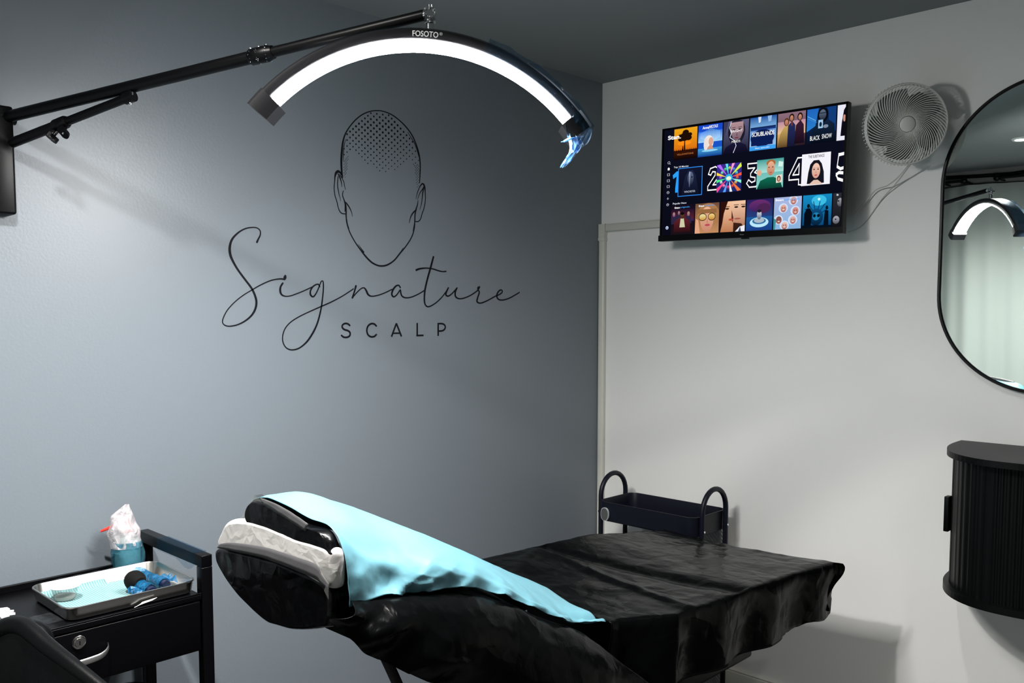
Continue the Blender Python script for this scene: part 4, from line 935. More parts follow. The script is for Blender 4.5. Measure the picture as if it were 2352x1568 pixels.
for k in range(5):
    a0 = 2 * PI * k / 5
    b = MB()
    rows = []
    for i in range(9):
        t = i / 8
        r = 0.020 + 0.085 * t
        wdt = 0.42 + 0.30 * math.sin(PI * min(t * 1.1, 1))
        rows.append([fp(r, a0 - 0.5 * t + s_ * wdt, -0.018 - s_ * 0.018) for s_ in (-1, -0.5, 0, 0.5, 1)] + [fp(r, a0 - 0.5 * t + s_ * wdt, -0.0195 - s_ * 0.018) for s_ in (1, 0.5, 0, -0.5, -1)])
    b.loft(rows)
    b.obj('blade', 'fan_blade', fan)
MB().lathe([(0.0001, -0.004), (0.020, -0.006), (0.024, -0.014), (0.024, -0.032), (0.0001, -0.032)], FC, fn, 32).obj('hub', 'fan_blade', fan)
b = MB()
bk = FC - fn * 0.060
b.tube([bk + fn * 0.004, bk - fn * 0.03], [0.030, 0.022], 24)
b.tube([bk - fn * 0.025, Vector((bk.x - 0.03, -0.055, bk.z - 0.015)), Vector((bk.x - 0.03, -0.012, bk.z - 0.03))], 0.011, 16)
b.box((bk.x - 0.065, -0.012, bk.z - 0.075), (bk.x + 0.005, 0, bk.z + 0.02), 0.004)
b.obj('wall_bracket', 'fan_white', fan)
pts = crom([(FC.x - 0.01, -0.10, 1.915), (1.245, -0.060, 1.885), (1.20, -0.035, 1.862), (1.155, -0.020, 1.852), (1.12, -0.020, 1.815), (1.085, -0.03, 1.77)], 10)
cr = MB().tube(pts, 0.0018, 8).obj('power_cord', 'cord')
pts = crom([(FC.x - 0.006, -0.10, 1.913), (1.225, -0.030, 1.868), (1.17, -0.006, 1.822), (1.11, -0.004, 1.745), (1.06, -0.01, 1.72)], 10)
MB().tube(pts, 0.0016, 8).obj('wire', 'cord', cr)
tag(cr, 'thin white power cord hanging from the white fan to behind the television', 'cord')

# ================================================================ mirror
mir = thing('wall_mirror', 'tall pill-shaped mirror in a thin black frame, showing the lamp and curtain', 'mirror', (1.655, 0, 1.21))
mc, mr_, mz0, mz1 = 1.655, 0.297, 1.508, 1.845
def pill(r, n=48):
    P = [(mc + r * math.cos(PI * k / n), mz1 + r * math.sin(PI * k / n)) for k in range(n + 1)]
    P += [(mc + r * math.cos(PI + PI * k / n), mz0 + r * math.sin(PI + PI * k / n)) for k in range(n + 1)]
    return P
rings = []
n = 48
for (r, y) in ((mr_, -0.0015), (mr_, -0.024), (mr_ - 0.002, -0.026), (mr_ - 0.0075, -0.026), (mr_ - 0.009, -0.024), (mr_ - 0.009, -0.0015)):
    rings.append([(a, y, c) for a, c in pill(r)])
MB().loft(rings, loop=True).obj('mirror_frame', 'frame_black', mir)
MB().prism(pill(mr_ - 0.009), (0, -0.019, 0), (1, 0, 0), (0, 0, 1), (0, 0.004, 0)).obj('mirror_glass', 'mirror', mir, auto=False)

# ================================================================ half-round wall cabinet
cab = thing('wall_cabinet', 'black half-round slatted cabinet hung on the white wall under the mirror', 'cabinet', (1.64, 0, 0.62))
def half(x0, x1, dpt, n=40, e=2.3, yb=-0.001):
    cx_ = (x0 + x1) / 2; rx = (x1 - x0) / 2
    P = [(x0, yb)]
    for k in range(n + 1):
        a_ = PI - PI * k / n
        c_, s_ = math.cos(a_), math.sin(a_)
        P.append((cx_ + rx * math.copysign(abs(c_) ** (2 / e), c_), -dpt * 0.12 - dpt * 0.88 * abs(s_) ** (2 / e)))
    P.append((x1, yb))
    return P
MB().prism(half(1.438, 1.888, 0.355), (0, 0, 1.034), (1, 0, 0), (0, 1, 0), (0, 0, 0.018)).obj('top_board', 'cab_black', cab)
MB().prism(half(1.436, 1.890, 0.335), (0, 0, 0.628), (1, 0, 0), (0, 1, 0), (0, 0, 0.020)).obj('bottom_board', 'cab_black', cab)
P = half(1.452, 1.874, 0.310, n=110)
rows = [[], []]
b = MB()
Q = []
for i in range(len(P) - 1):
    (x0, y0), (x1, y1) = P[i], P[i + 1]
    l = math.hypot(x1 - x0, y1 - y0)
    m_ = max(1, int(round(l / 0.0045)))
    for j in range(m_):
        t = j / m_
        nx, ny = (y1 - y0) / l, -(x1 - x0) / l
        q = 0.0024 if len(Q) % 4 in (0, 1) else 0.0
        Q.append((x0 + (x1 - x0) * t + nx * -q if False else x0 + (x1 - x0) * t, y0 + (y1 - y0) * t - q * abs(ny)) if abs(ny) > 0.5 else (x0 + (x1 - x0) * t + (-q if x0 < 1.66 else q), y0 + (y1 - y0) * t))
Q.append(P[-1])
b.prism(Q, (0, 0, 0.646), (1, 0, 0), (0, 1, 0), (0, 0, 0.389))
b.obj('slatted_shutter', 'cab_black', cab)
MB().box((1.4515, -0.184, 0.797), (1.4655, -0.156, 0.903), 0.002).obj('handle', 'black_metal', cab)

# ================================================================ curtains and rods (seen in the mirror)
def curtain(x0, x1, y, z0, z1, label, seed):
    rows = []
    nx = int((x1 - x0) / 0.012)
    for j in range(9):
        z = z0 + (z1 - z0) * j / 8
        row = []
        for i in range(nx + 1):
            x = x0 + (x1 - x0) * i / nx
            amp = 0.030 + 0.010 * math.sin(x * 3 + seed)
            yy = y + amp * math.sin(x * 17 + 1.6 * math.sin(x * 5 + seed) + 0.2 * math.sin(z * 2)) + 0.008 * math.sin(x * 47 + z)
            row.append((x, yy, z))
        rows.append(row)
    o = MB().loft(rows, cap=False, closed=False).obj('curtain', 'curtain')
    mo = o.modifiers.new('thickness', 'SOLIDIFY'); mo.thickness = 0.002
    return tag(o, label, 'curtain')
curtain(0.06, 1.10, -3.50, 0.03, 2.285, 'pale grey-green floor-length curtain on the left, reflected in the mirror', 0.4)
curtain(1.16, 2.30, -3.50, 0.03, 2.285, 'pale curtain panel to the right of the one reflected in the mirror', 2.0)
for (x0, x1, lb) in ((0.22, 0.36, 'short black curtain rod with knobs, left one reflected in the mirror'), (0.56, 1.25, 'longer black curtain rod with knobs, right one reflected in the mirror')):
    r = thing('curtain_rod', lb, 'curtain rod', (x0, -3.46, 2.30), 'curtain rods')
    MB().tube([(x0, -3.452, 2.315), (x1, -3.452, 2.315)], 0.009, 14).obj('rod', 'black_metal', r)
    for x in (x0, x1):
        MB().lathe([(0.0001, -0.022), (0.014, -0.018), (0.021, -0.006), (0.021, 0.006), (0.014, 0.018), (0.0001, 0.022)], (x, -3.452, 2.315), (1, 0, 0), 18).obj('knob', 'black_metal', r)
        MB().box((x - 0.006, -3.62, 2.31), (x + 0.006, -3.45, 2.32)).obj('bracket', 'black_metal', r)

# ================================================================ treatment bed
def nz(p, s, k=0.0):
    return noise.noise(Vector((p[0] * s + k, p[1] * s - k, p[2] * s + k * 0.5)))
def ridged(p, s, k=0.0):
    return 1 - abs(nz(p, s, k)) * 2
def grid_obj(name, rows, m, parent=None, amp=0.004, scale=7.0, thick=0.0015, fine=0.0015, keep=None, smooth_tex=True):
    """cloth from a grid of points, wrinkled along its normals"""
    R_, Cn = len(rows), len(rows[0])
    V = [[Vector(p) for p in r] for r in rows]
    out = []
    for i in range(R_):
        row = []
        for j in range(Cn):
            du = V[min(i + 1, R_ - 1)][j] - V[max(i - 1, 0)][j]
            dv = V[i][min(j + 1, Cn - 1)] - V[i][max(j - 1, 0)]
            n_ = du.cross(dv)
            n_ = n_.normalized() if n_.length > 1e-9 else Vector((0, 0, 1))
            if n_.z < -0.2: n_ = -n_
            elif abs(n_.z) <= 0.2 and n_.dot(Vector((0.9, -0.3, 0))) < 0: n_ = -n_
            p = V[i][j]
            a_ = amp * (ridged(p, scale) - 0.4) + fine * (ridged(p, scale * 3.1, 5.0) - 0.4)
            if keep: a_ *= keep(i / (R_ - 1), j / (Cn - 1))
            row.append(p + n_ * a_)
        out.append(row)
    o = MB().loft(out, cap=False, closed=False).obj(name, m, parent, auto=False)
    if thick:
        mo = o.modifiers.new('thickness', 'SOLIDIFY'); mo.thickness = thick; mo.offset = -1
    return o

bed = thing('treatment_bed', 'reclining treatment bed wrapped in black plastic, its back raised', 'bed', (0.88, -1.2, 0))
# leg cushion and back cushion inside the plastic
def slab(name, rings, m, parent, sub=1):
    o = MB().loft(rings).obj(name, m, parent)
    return o
def rrect(xc, hw, zt, zb, y, r=0.03, n=5):
    P = []
    for (cx_, cz_, a0) in ((xc + hw - r, zt - r, 0), (xc - hw + r, zt - r, PI / 2), (xc - hw + r, zb + r, PI), (xc + hw - r, zb + r, 1.5 * PI)):
        for k in range(n + 1):
            a_ = a0 + PI / 2 * k / n
            P.append((cx_ + r * math.cos(a_), y, cz_ + r * math.sin(a_)))
    return P
slab('leg_cushion', [rrect(0.87, 0.235, 0.655 + (-0.39 - y) * 0.03, 0.57, y) for y in (-0.40, -0.6, -0.8, -1.0, -1.14)], 'leather', bed)
rings = []
for (y, z) in ((-1.36, 0.665), (-1.5, 0.735), (-1.7, 0.86), (-1.9, 0.925), (-2.04, 0.945)):
    rings.append(rrect(0.90, 0.20, z, z - 0.085, y))
slab('back_cushion', rings, 'leather', bed)
b = MB().box((0.66, -1.70, 0.0), (1.12, -0.85, 0.05), 0.015)
b.obj('base_plate', 'black_metal', bed)
b = MB().box((0.76, -1.42, 0.05), (1.02, -1.05, 0.42), 0.02)
b.box((0.72, -1.35, 0.42), (1.06, -0.60, 0.565), 0.01)
b.obj('pedestal', 'black_metal', bed)
MB().tube([BAR0, BAR1, (0.95, -1.45, 0.30)], 0.011, 12).obj('support_bar', 'black_tube', bed)
MB().box((0.70, -0.78, 0.0), (1.25, -0.66, 0.04), 0.01).obj('foot_bar', 'black_metal', bed)

# ---- black plastic sheet over the leg half
def zt(x, y):
    t = (x - 0.55) / 0.62
    zf = 0.683 + 0.05 * min(1, max(0, (-0.36 - y) / 0.4))
    zn = 0.690 + 0.012 * min(1, max(0, (-0.36 - y) / 0.4)) + 0.018 * max(0, (-1.0 - y))
    sag = -0.010 * math.sin(PI * min(max(t, 0), 1))
    return zf + (zn - zf) * t + sag
YF = -0.372
def xe(y):
    t = min(max((YF - y) / 0.85, 0), 1)
    return 0.592 + (-0.075) * t, 1.205 - 0.075 * t ** 0.7 - 0.07 * min(1, max(0, (-1.13 - y) / 0.14))
rows = []
NV, NU = 150, 110
drop = 0.20
for i in range(NV + 1):
    v = i / NV
    L_ = 0.93 + 0.19                     # along: from hip to foot edge and down
    sv = v * L_
    yo = max(0.0, sv - 0.93)
    y = YF - 0.93 + min(sv, 0.93)
    x0, x1 = xe(y)
    row = []
    wtot = (x1 - x0) + 2 * drop
    for j in range(NU + 1):
        u = j / NU
        su = u * wtot - drop
        xo = 0.0; sg = 0
        if su < 0: xo, sg, x = -su, -1, x0
        elif su > x1 - x0: xo, sg, x = su - (x1 - x0), 1, x1
        else: x = x0 + su
        yy = y
        dd = math.hypot(xo, yo) if (xo > 0 and yo > 0) else max(xo, yo)
        if xo > 0 and yo > 0: dd *= 0.82
        edge = min(su, (x1 - x0) - su, 0.93 - sv)
        z = zt(x, yy)
        if dd > 0:
            rr = 0.022
            f = max(0.0, dd - rr * 0.57)
            q = min(dd / (rr * 1.57), 1) * PI / 2
            z -= rr * (1 - math.cos(q)) + max(0, dd - rr * 1.57)
            out_ = rr * math.sin(q) * 0.6
        else:
            out_ = 0
            if edge < 0.02: z -= 0.0
        k_ = 0.10 if sg > 0 else 0.05
        if xo > 0: x += sg * (out_ * 0.7 + k_ * xo * -0.5 + 0.012 * math.sin(yy * 26 + 1.0) * min(1, xo * 8))
        if yo > 0: yy += out_ * 0.7 - 0.10 * yo + 0.010 * math.sin(x * 30) * min(1, yo * 8)
        if xo > 0 and yo > 0:
            yy += 0.02 * math.sin(dd * 40); x += sg * 0.014 * math.sin(dd * 30 + 1)
        # hem height limit and ragged
        hem = 0.525 + 0.015 * math.sin(yy * 9) - 0.05 * min(1, max(0, (YF - yy) / 0.7)) + 0.012 * nz((x, yy, 0), 11) + (0.022 if yo > 0 else 0)
        if z < hem:
            x -= sg * (hem - z) * 0.35; 
            if yo > 0: yy -= (hem - z) * 0.3
            z = hem - (hem - z) * 0.06
        # long soft folds on the top
        if dd == 0:
            z += 0.007 * math.exp(-((x - 0.60 + (yy + 1.1) * 0.55) / 0.035) ** 2) * min(1, edge * 20 if edge > 0 else 0)
            z += 0.008 * math.exp(-((yy + 1.02 + 0.15 * (x - 0.8)) / 0.018) ** 2) * (1 if x > 0.75 else 0.4)
            z -= 0.010 * math.exp(-((yy + 0.92 - 0.2 * (x - 0.8)) / 0.03) ** 2)
        row.append((x, yy, z))
    rows.append(row)
sh = grid_obj('plastic_sheet', rows, 'black_plastic', amp=0.0026, scale=8, fine=0.0010)
tag(sh, 'black plastic sheet draped over the flat foot half of the bed', 'plastic sheet', 'black plastic sheets over the bed')

# ---- black plastic sheet over the back and hip
BT = crom(BACK_TOP, 14); BB = crom(BACK_BOT, 14)
ns = len(BT)
rows = []
for i in range(ns):
    t = Vector(BT[i]); bo = Vector(BB[i])
    q = i / (ns - 1)
    xf = 0.72 - 0.10 * q
    row = []
    ctl = [(xf - 0.01, t.y + 0.02, t.z - 0.05 - 0.06 * q), (xf, t.y + 0.02, t.z - 0.01), (0.85, t.y + 0.01, t.z - 0.004), (1.02, t.y, t.z - 0.012), (1.072, t.y, t.z - 0.022)]
    for s_ in (0.12, 0.3, 0.5, 0.72, 0.88, 1.0):
        pnt = t + (bo - t) * s_
        pnt.x = 1.108 + 0.045 * q ** 2 * s_ + 0.055 * math.sin(PI * min(s_ * 0.8, 1)) + 0.012 * math.sin(q * 22 + s_ * 3) * s_
        pnt.x -= (0.010 if s_ < 0.2 else 0)
        ctl.append(tuple(pnt))
    row = crom(ctl, 9)
    rows.append(row)
sb = grid_obj('plastic_sheet', rows, 'black_plastic', amp=0.0045, scale=8, fine=0.0015)
tag(sb, 'black plastic sheet hanging down the near side of the raised backrest', 'plastic sheet', 'black plastic sheets over the bed')

# ---- head cushions: three wrapped pads stacked at the head end
def pad(name, sec, y0, y1, dz, m, parent=None, amp=0.003, scale=16, shrink=0.5, rr=0.02):
    """closed cushion lofted from a cross-section (x,z), rounded at the y0 end"""
    P = crom(sec, 8, closed=True)
    cx_ = sum(p[0] for p in P) / len(P); cz_ = sum(p[1] for p in P) / len(P)
    rings = []
    N = 26
    for i in range(N + 1):
        t = i / N
        y = y0 + (y1 - y0) * t
        a_ = min(1, (y - y0) / rr)
        s_ = shrink + (1 - shrink) * math.sqrt(max(0, 1 - (1 - a_) ** 2))
        a2 = min(1, (y1 - y) / 0.02)
        s_ *= 0.80 + 0.20 * math.sqrt(max(0, 1 - (1 - a2) ** 2))
        zz = dz * (y - y0)
        ring = []
        for (x, z) in P:
            p = Vector((cx_ + (x - cx_) * (0.6 + 0.4 * s_), y, cz_ + (z - cz_) * s_ + zz))
            n_ = Vector((x - cx_, 0, z - cz_)).normalized()
            p += n_ * (amp * (ridged(p, scale) - 0.4))
            ring.append(p)
        rings.append(ring)
    return MB().loft(rings).obj(name, m, parent, auto=False)
lo = pad('head_pad', LOWER, -2.128, -2.04, -0.03, 'black_plastic_gloss', amp=0.0015, scale=14, shrink=0.86, rr=0.022)
tag(lo, 'bulging black plastic-wrapped pad, lowest at the head end of the bed', 'cushion')
WHITE = [(min(x, 1.114 - (0.012 if z > 1.05 else 0)), z) for x, z in WHITE]
wh = pad('head_cushion', WHITE, -2.135, -2.100, 0.0, 'white_sheet', amp=0.0018, scale=26, shrink=0.80, rr=0.020)
tag(wh, 'white wrapped head cushion between two black pads', 'cushion')
bk_ = pad('face_pillow', BLACK, -2.132, -2.103, 0.0, 'black_plastic_gloss', amp=0.0010, scale=22, shrink=0.9, rr=0.010)
tag(bk_, 'thin black plastic-wrapped pillow, topmost at the head end under the cyan sheet', 'cushion')
# tape strips
def strip(name, A_, B_, m, parent, nrm=(0.5, -0.85, 0.1), k=16):
    """tape between two 3D polylines"""
    a = crom(A_, 6); c = crom(B_, 6)
    n = min(len(a), len(c))
    rows = []
    for i in range(n):
        p, q = Vector(a[i]), Vector(c[i])
        rows.append([p + (q - p) * t + Vector(nrm) * (0.0012 * nz(tuple(p), 40) + 0.001) for t in (0, 0.33, 0.66, 1)])
    o = MB().loft(rows, cap=False, closed=False).obj(name, m, parent, auto=False)
    mo = o.modifiers.new('thickness', 'SOLIDIFY'); mo.thickness = 0.0006
    return o

def v3(P, y): return [(x, y, z) for x, z in P]
strip('tape_strip', v3(TAPE_A, -2.137), v3(TAPE_B, -2.137), 'tape', wh, nrm=(0.1, -1, 0))['label'] = 'grey tape along the lower edge'
strip('tape_strip', v3(TAPE_C, -2.134), v3(TAPE_D, -2.134), 'tape_light', bk_, nrm=(0.1, -1, 0))['label'] = 'pale grey tape along the top edge'
b = MB()
for i, q in enumerate(KITE):
    b.add([(min(x, 1.112), -2.1385 - 0.001 * i, z) for x, z in q], [tuple(range(len(q)))])
b.obj('tape_scrap', 'kite', wh, auto=False)
b = MB()
b.add([(x, -2.125 - 0.004 * math.sin(i * 2.0), z) for i, (x, z) in enumerate(FLAP)], [(0, 1, 2, 3), (0, 3, 4, 6), (4, 5, 6)])
b.obj('film_flap', 'kite', bk_, auto=False)

# ---- cyan sheet
DRAPE[0][5] = 0.962; DRAPE[1][5] = 0.960
rows = []
D2 = []
for (y, xf, zr, zm, zs, zh) in DRAPE:
    up = 0.010 * max(0, 1 - (y + 2.113) / 0.10)
    zr += up * 0.4; zm += up; zs += up * 0.8
    if y < -2.1: y = -2.107
    D2.append([(xf - 0.018, y + 0.01, zr - 0.07), (xf - 0.010, y, zr - 0.012), (xf + 0.02, y, zr), (0.90, y, max(zm, zr - 0.01) + 0.001), (1.01, y, 0.42 * zm + 0.58 * zs + 0.020), (1.066, y, zs + 0.012), (1.094, y, zs - 0.006), (1.108, y, (zs * 0.45 + zh * 0.55)), (1.117, y - 0.001, zh - 0.004)])
D2[0] = [(0.790, -2.105, 1.030), (0.802, -2.106, 1.085), (0.845, -2.107, 1.103), (0.905, -2.107, 1.106), (1.01, -2.107, 1.092), (1.066, -2.107, 1.088), (1.098, -2.107, 1.066), (1.116, -2.107, 1.020), (1.124, -2.107, 0.958)]
ncol = len(D2[0])
dense = []
for j in range(ncol):
    dense.append(crom([D2[i][j] for i in range(len(D2))], 12))
for i in range(len(dense[0])):
    rows.append(crom([dense[j][i] for j in range(ncol)], 9))
for i_, r_ in enumerate(rows):            # diagonal folds on the hanging side
    for j_ in range(len(r_)):
        v_ = max(0.0, j_ / (len(r_) - 1) - 0.60) / 0.40
        x_, y_, z_ = r_[j_]
        f_ = 1 - 2 * abs(math.sin((y_ * 1.0 + z_ * 1.9) * 12 + 2.5 * noise.noise(Vector((y_ * 5, z_ * 5, 1))))) + 0.7 * (1 - 2 * abs(math.sin((y_ * 0.8 - z_ * 2.4) * 17)))
        f_ *= min(1, i_ / 10) * 0.85
        r_[j_] = (x_ + 0.010 * f_ * v_, y_, z_ + 0.003 * f_ * v_)
def keep(u, v):
    return 0.20 + 0.8 * max(0, v - 0.62) / 0.38
cy = grid_obj('disposable_drape', rows, 'cyan_sheet', amp=0.0085, scale=13, fine=0.002, keep=keep, thick=0.001)
tag(cy, 'pale cyan disposable sheet spread over the raised back of the bed', 'sheet')

# ================================================================ black instrument trolley against the grey wall
tr = thing('instrument_trolley', 'black metal drawer trolley against the grey wall, steel tray on top', 'trolley', (0.21, -2.30, 0))
TX0, TX1, TY0, TY1, TZ = 0.032, 0.382, -2.62, -1.985, 0.785
for (x, y) in ((TX1 - 0.014, TY1 - 0.002), (TX0 + 0.010, TY1 - 0.002), (TX1 - 0.014, TY0), (TX0 + 0.010, TY0)):
    MB().box((x - 0.014, y - 0.0135, 0.05), (x + 0.014, y + 0.0135, 0.848 if y > -2.2 else 0.848), 0.002).obj('post', 'black_metal', tr)
    MB().lathe([(0.0001, 0), (0.012, 0), (0.024, 0.01), (0.024, 0.03), (0.012, 0.045), (0.0001, 0.05)], (x, y, 0), (0, 0, 1), 18).obj('castor', 'black_tube', tr)
ry = TY1 - 0.002
MB().box((TX0 - 0.004, ry - 0.0135, 0.8485), (TX1, ry + 0.0135, 0.877), 0.002).obj('handle_rail', 'black_metal', tr)
MB().box((TX0 - 0.004, TY0 - 0.0135, 0.8485), (TX1, TY0 + 0.0135, 0.877), 0.002).obj('handle_rail', 'black_metal', tr)
b = MB().box((TX0, TY0 + 0.014, TZ - 0.012), (TX1, TY1 - 0.017, TZ), 0.0015)
b.box((TX0 - 0.002, TY0 + 0.014, TZ), (TX0 + 0.008, TY1 - 0.017, TZ + 0.016), 0.001)
b.box((TX1 - 0.004, TY0 + 0.014, TZ), (TX1, TY1 - 0.017, TZ + 0.004), 0.001)
b.obj('top_shelf', 'black_metal', tr)
MB().box((TX0 + 0.006, TY0 + 0.016, 0.648), (TX1 - 0.012, TY1 - 0.019, 0.770), 0.002).obj('drawer_case', 'black_metal', tr)
dr = MB().box((TX1 - 0.010, TY0 + 0.018, 0.650), (TX1 - 0.001, TY1 - 0.021, 0.769), 0.002).obj('drawer', 'black_metal', tr)
lk = MB().lathe([(0.0001, 0), (0.0145, 0), (0.0145, 0.0025), (0.0125, 0.004), (0.0105, 0.004), (0.0095, 0.0065), (0.0001, 0.0065)], (TX1 - 0.001, -2.283, 0.746), (1, 0, 0), 32)
lk.obj('lock', 'steel', tr).parent = dr
o = MB().box((TX1 + 0.0050, -2.2842, 0.741), (TX1 + 0.0059, -2.2818, 0.750)).obj('keyhole', 'vinyl', tr); o.parent = dr
pts = crom([(TX1 - 0.001, -2.222, 0.726), (TX1 + 0.010, -2.226, 0.720), (TX1 + 0.022, -2.240, 0.714), (TX1 + 0.027, -2.262, 0.711), (TX1 + 0.028, -2.32, 0.709), (TX1 + 0.027, -2.38, 0.711), (TX1 + 0.020, -2.402, 0.714), (TX1 - 0.001, -2.42, 0.724)], 6)
rings = []
for i, p_ in enumerate(pts):
    q = i / (len(pts) - 1)
    h = 0.0030 + 0.0040 * math.sin(PI * q) ** 0.4
    p_ = Vector(p_)
    rings.append([p_ + Vector((0.0022 * math.cos(a_) * 1.2, 0, h * math.sin(a_))) for a_ in [2 * PI * k / 14 for k in range(14)]])
MB().loft(rings).obj('handle', 'steel_dull', tr).parent = dr
MB().box((TX0, TY0 + 0.014, 0.425), (TX1 - 0.006, TY1 - 0.017, 0.437), 0.002).obj('lower_shelf', 'black_metal', tr)
MB().box((TX0, TY0 + 0.014, 0.12), (TX1 - 0.006, TY1 - 0.017, 0.132), 0.002).obj('bottom_shelf', 'black_metal', tr)
# cling film on the rail, grows from the rail
rows = []
for i in range(40):
    x = 0.145 + 0.205 * i / 39
    hang = 0.0 if x < 0.25 else 0.018 * max(0, math.sin((x - 0.25) * 32)) * (x - 0.2) * 8
    row = []
    for (dy, dz_) in ((0.0150, 0.847 - hang * 0.4), (0.0152, 0.862), (0.0150, 0.8782), (0.0, 0.8786), (-0.0152, 0.8784), (-0.0154, 0.862), (-0.0155, 0.8475 - hang)):
        row.append((x, ry + dy + 0.0004 * math.sin(i * 1.1 + dz_ * 90), dz_ + 0.0003 * math.sin(i * 1.7)))
    rows.append(row)
MB().loft(rows, cap=False, closed=False).obj('rail_film', 'blue_film', tr)
# black case on lower shelf
b = MB()
rings = []
for (s_, z) in ((0.90, 0.4385), (1.0, 0.446), (1.0, 0.478), (0.93, 0.498), (0.80, 0.508), (0.70, 0.506)):
    rings.append([(0.20 + 0.13 * s_ * math.copysign(abs(math.cos(a_)) ** 0.5, math.cos(a_)), -2.16 + 0.15 * s_ * math.copysign(abs(math.sin(a_)) ** 0.5, math.sin(a_)), z) for a_ in [2 * PI * k / 40 for k in range(40)]])
b.loft(rings)
o = tag(b.obj('storage_case', 'black_plastic_gloss'), 'glossy black case lying on the lower shelf of the drawer trolley', 'case')

# ---- steel tray on the trolley
ty = thing('steel_tray', 'rectangular stainless steel tray on top of the black drawer trolley', 'tray', (0.245, -2.155, 0.786))
def rr2(cx_, cy_, hx, hy, r, z, n=6):
    P = []
    for (sx, sy, a0) in ((1, 1, 0), (-1, 1, PI / 2), (-1, -1, PI), (1, -1, 1.5 * PI)):
        for k in range(n + 1):
            a_ = a0 + PI / 2 * k / n
            P.append((cx_ + sx * (hx - r) + r * math.cos(a_), cy_ + sy * (hy - r) + r * math.sin(a_), z))
    return P
TC = (0.248, -2.152); HX, HY = 0.118, 0.147
rings = [rr2(*TC, HX - 0.030, HY - 0.030, 0.006, 0.7880), rr2(*TC, HX - 0.010, HY - 0.010, 0.020, 0.7862), rr2(*TC, HX - 0.006, HY - 0.006, 0.024, 0.790), rr2(*TC, HX - 0.002, HY - 0.002, 0.028, 0.8165), rr2(*TC, HX, HY, 0.030, 0.8185), rr2(*TC, HX + 0.003, HY + 0.003, 0.032, 0.8180), rr2(*TC, HX + 0.0035, HY + 0.0035, 0.032, 0.8160), rr2(*TC, HX + 0.0005, HY + 0.0005, 0.029, 0.8150), rr2(*TC, HX - 0.0035, HY - 0.0035, 0.025, 0.7895), rr2(*TC, HX - 0.009, HY - 0.009, 0.021, 0.7852)]
# inner floor to outer floor profile
inner = [rr2(*TC, 0.01, 0.01, 0.004, 0.7870)] + rings + [rr2(*TC, 0.01, 0.01, 0.004, 0.7852)]
MB().loft(inner).obj('tray_body', 'steel', ty)
b = MB()
rows = []
for i in range(16):
    t = i / 15
    z_ = 0.8150 + (0.0042 if 0 < i < 15 else 0)
    rows.append([(TC[0] - HX - 0.0045 + q, -2.245 + 0.20 * t, zz + 0.0008 * math.sin(i * 2.0)) for q, zz in ((0.020, 0.792), (0.0065, 0.795), (0.0050, 0.8185), (0.0022, 0.8198), (-0.0012, 0.8170), (-0.0008, 0.8))])
b.loft(rows, cap=False, closed=False)
b.obj('rim_film', 'clear_film', ty)
b = MB()
for k in range(4):
    b.tube([(TC[0] + HX + 0.0052 + 0.0006 * k, -2.158 + 0.004 * k, 0.789 + 0.0012 * k), (TC[0] + HX + 0.0062, -2.140, 0.7935 + 0.0012 * k), (TC[0] + HX + 0.0058, -2.115 + 0.003 * k, 0.7965 + 0.001 * k)], 0.0006, 5)
b.obj('film_crease', 'print_white', ty)
# liner
b = MB()
rows = []
for i in range(41):
    t = i / 40
    y = TC[1] - HY + 0.014 + (2 * HY - 0.036) * t
    row = []
    for j in range(21):
        u = j / 20
        x = TC[0] - HX + 0.013 + (2 * HX - 0.026) * u
        row.append((x, y, 0.7885 + 0.0012 * math.sin(t * 9 + u * 2) ** 2 + (0.012 * max(0, 0.08 - u) / 0.08 if t < 0.6 else 0)))
    rows.append(row)
o = b.loft(rows, cap=False, closed=False).obj('tray_liner', 'pad')
mo = o.modifiers.new('thickness', 'SOLIDIFY'); mo.thickness = 0.0008; mo.offset = 1
tag(o, 'ribbed pale cyan paper liner lying in the steel tray', 'liner')
o = MB().box((0.300, -2.283, 0.7905), (0.345, -2.232, 0.7915)).obj('folded_wipe', 'pad')
tag(o, 'small folded cyan wipe in the near left corner of the steel tray', 'wipe')
# plastic cup of gel
cu = thing('plastic_cup', 'small clear plastic cup of white gel at the left end of the steel tray', 'cup', (0.205, -2.248, 0.790))
o_ = (0.205, -2.248, 0.7905)
MB().lathe([(0.0001, 0), (0.0200, 0), (0.0235, 0.004), (0.0305, 0.030), (0.0330, 0.0315), (0.0335, 0.0335), (0.0310, 0.0335), (0.0290, 0.030), (0.0222, 0.005), (0.0190, 0.0012), (0.0001, 0.0012)], o_, n=40).obj('cup_wall', 'cup', cu)
MB().lathe([(0.0312, 0.0328), (0.0338, 0.0340), (0.0345, 0.0328), (0.0338, 0.0318)], o_, n=40).obj('rim', 'tag_rim', cu)
MB().lathe([(0.0001, 0.0015), (0.0190, 0.0015), (0.0215, 0.005), (0.0222, 0.010), (0.0120, 0.0130), (0.0001, 0.012)], o_, n=30).obj('gel', 'gel', cu)
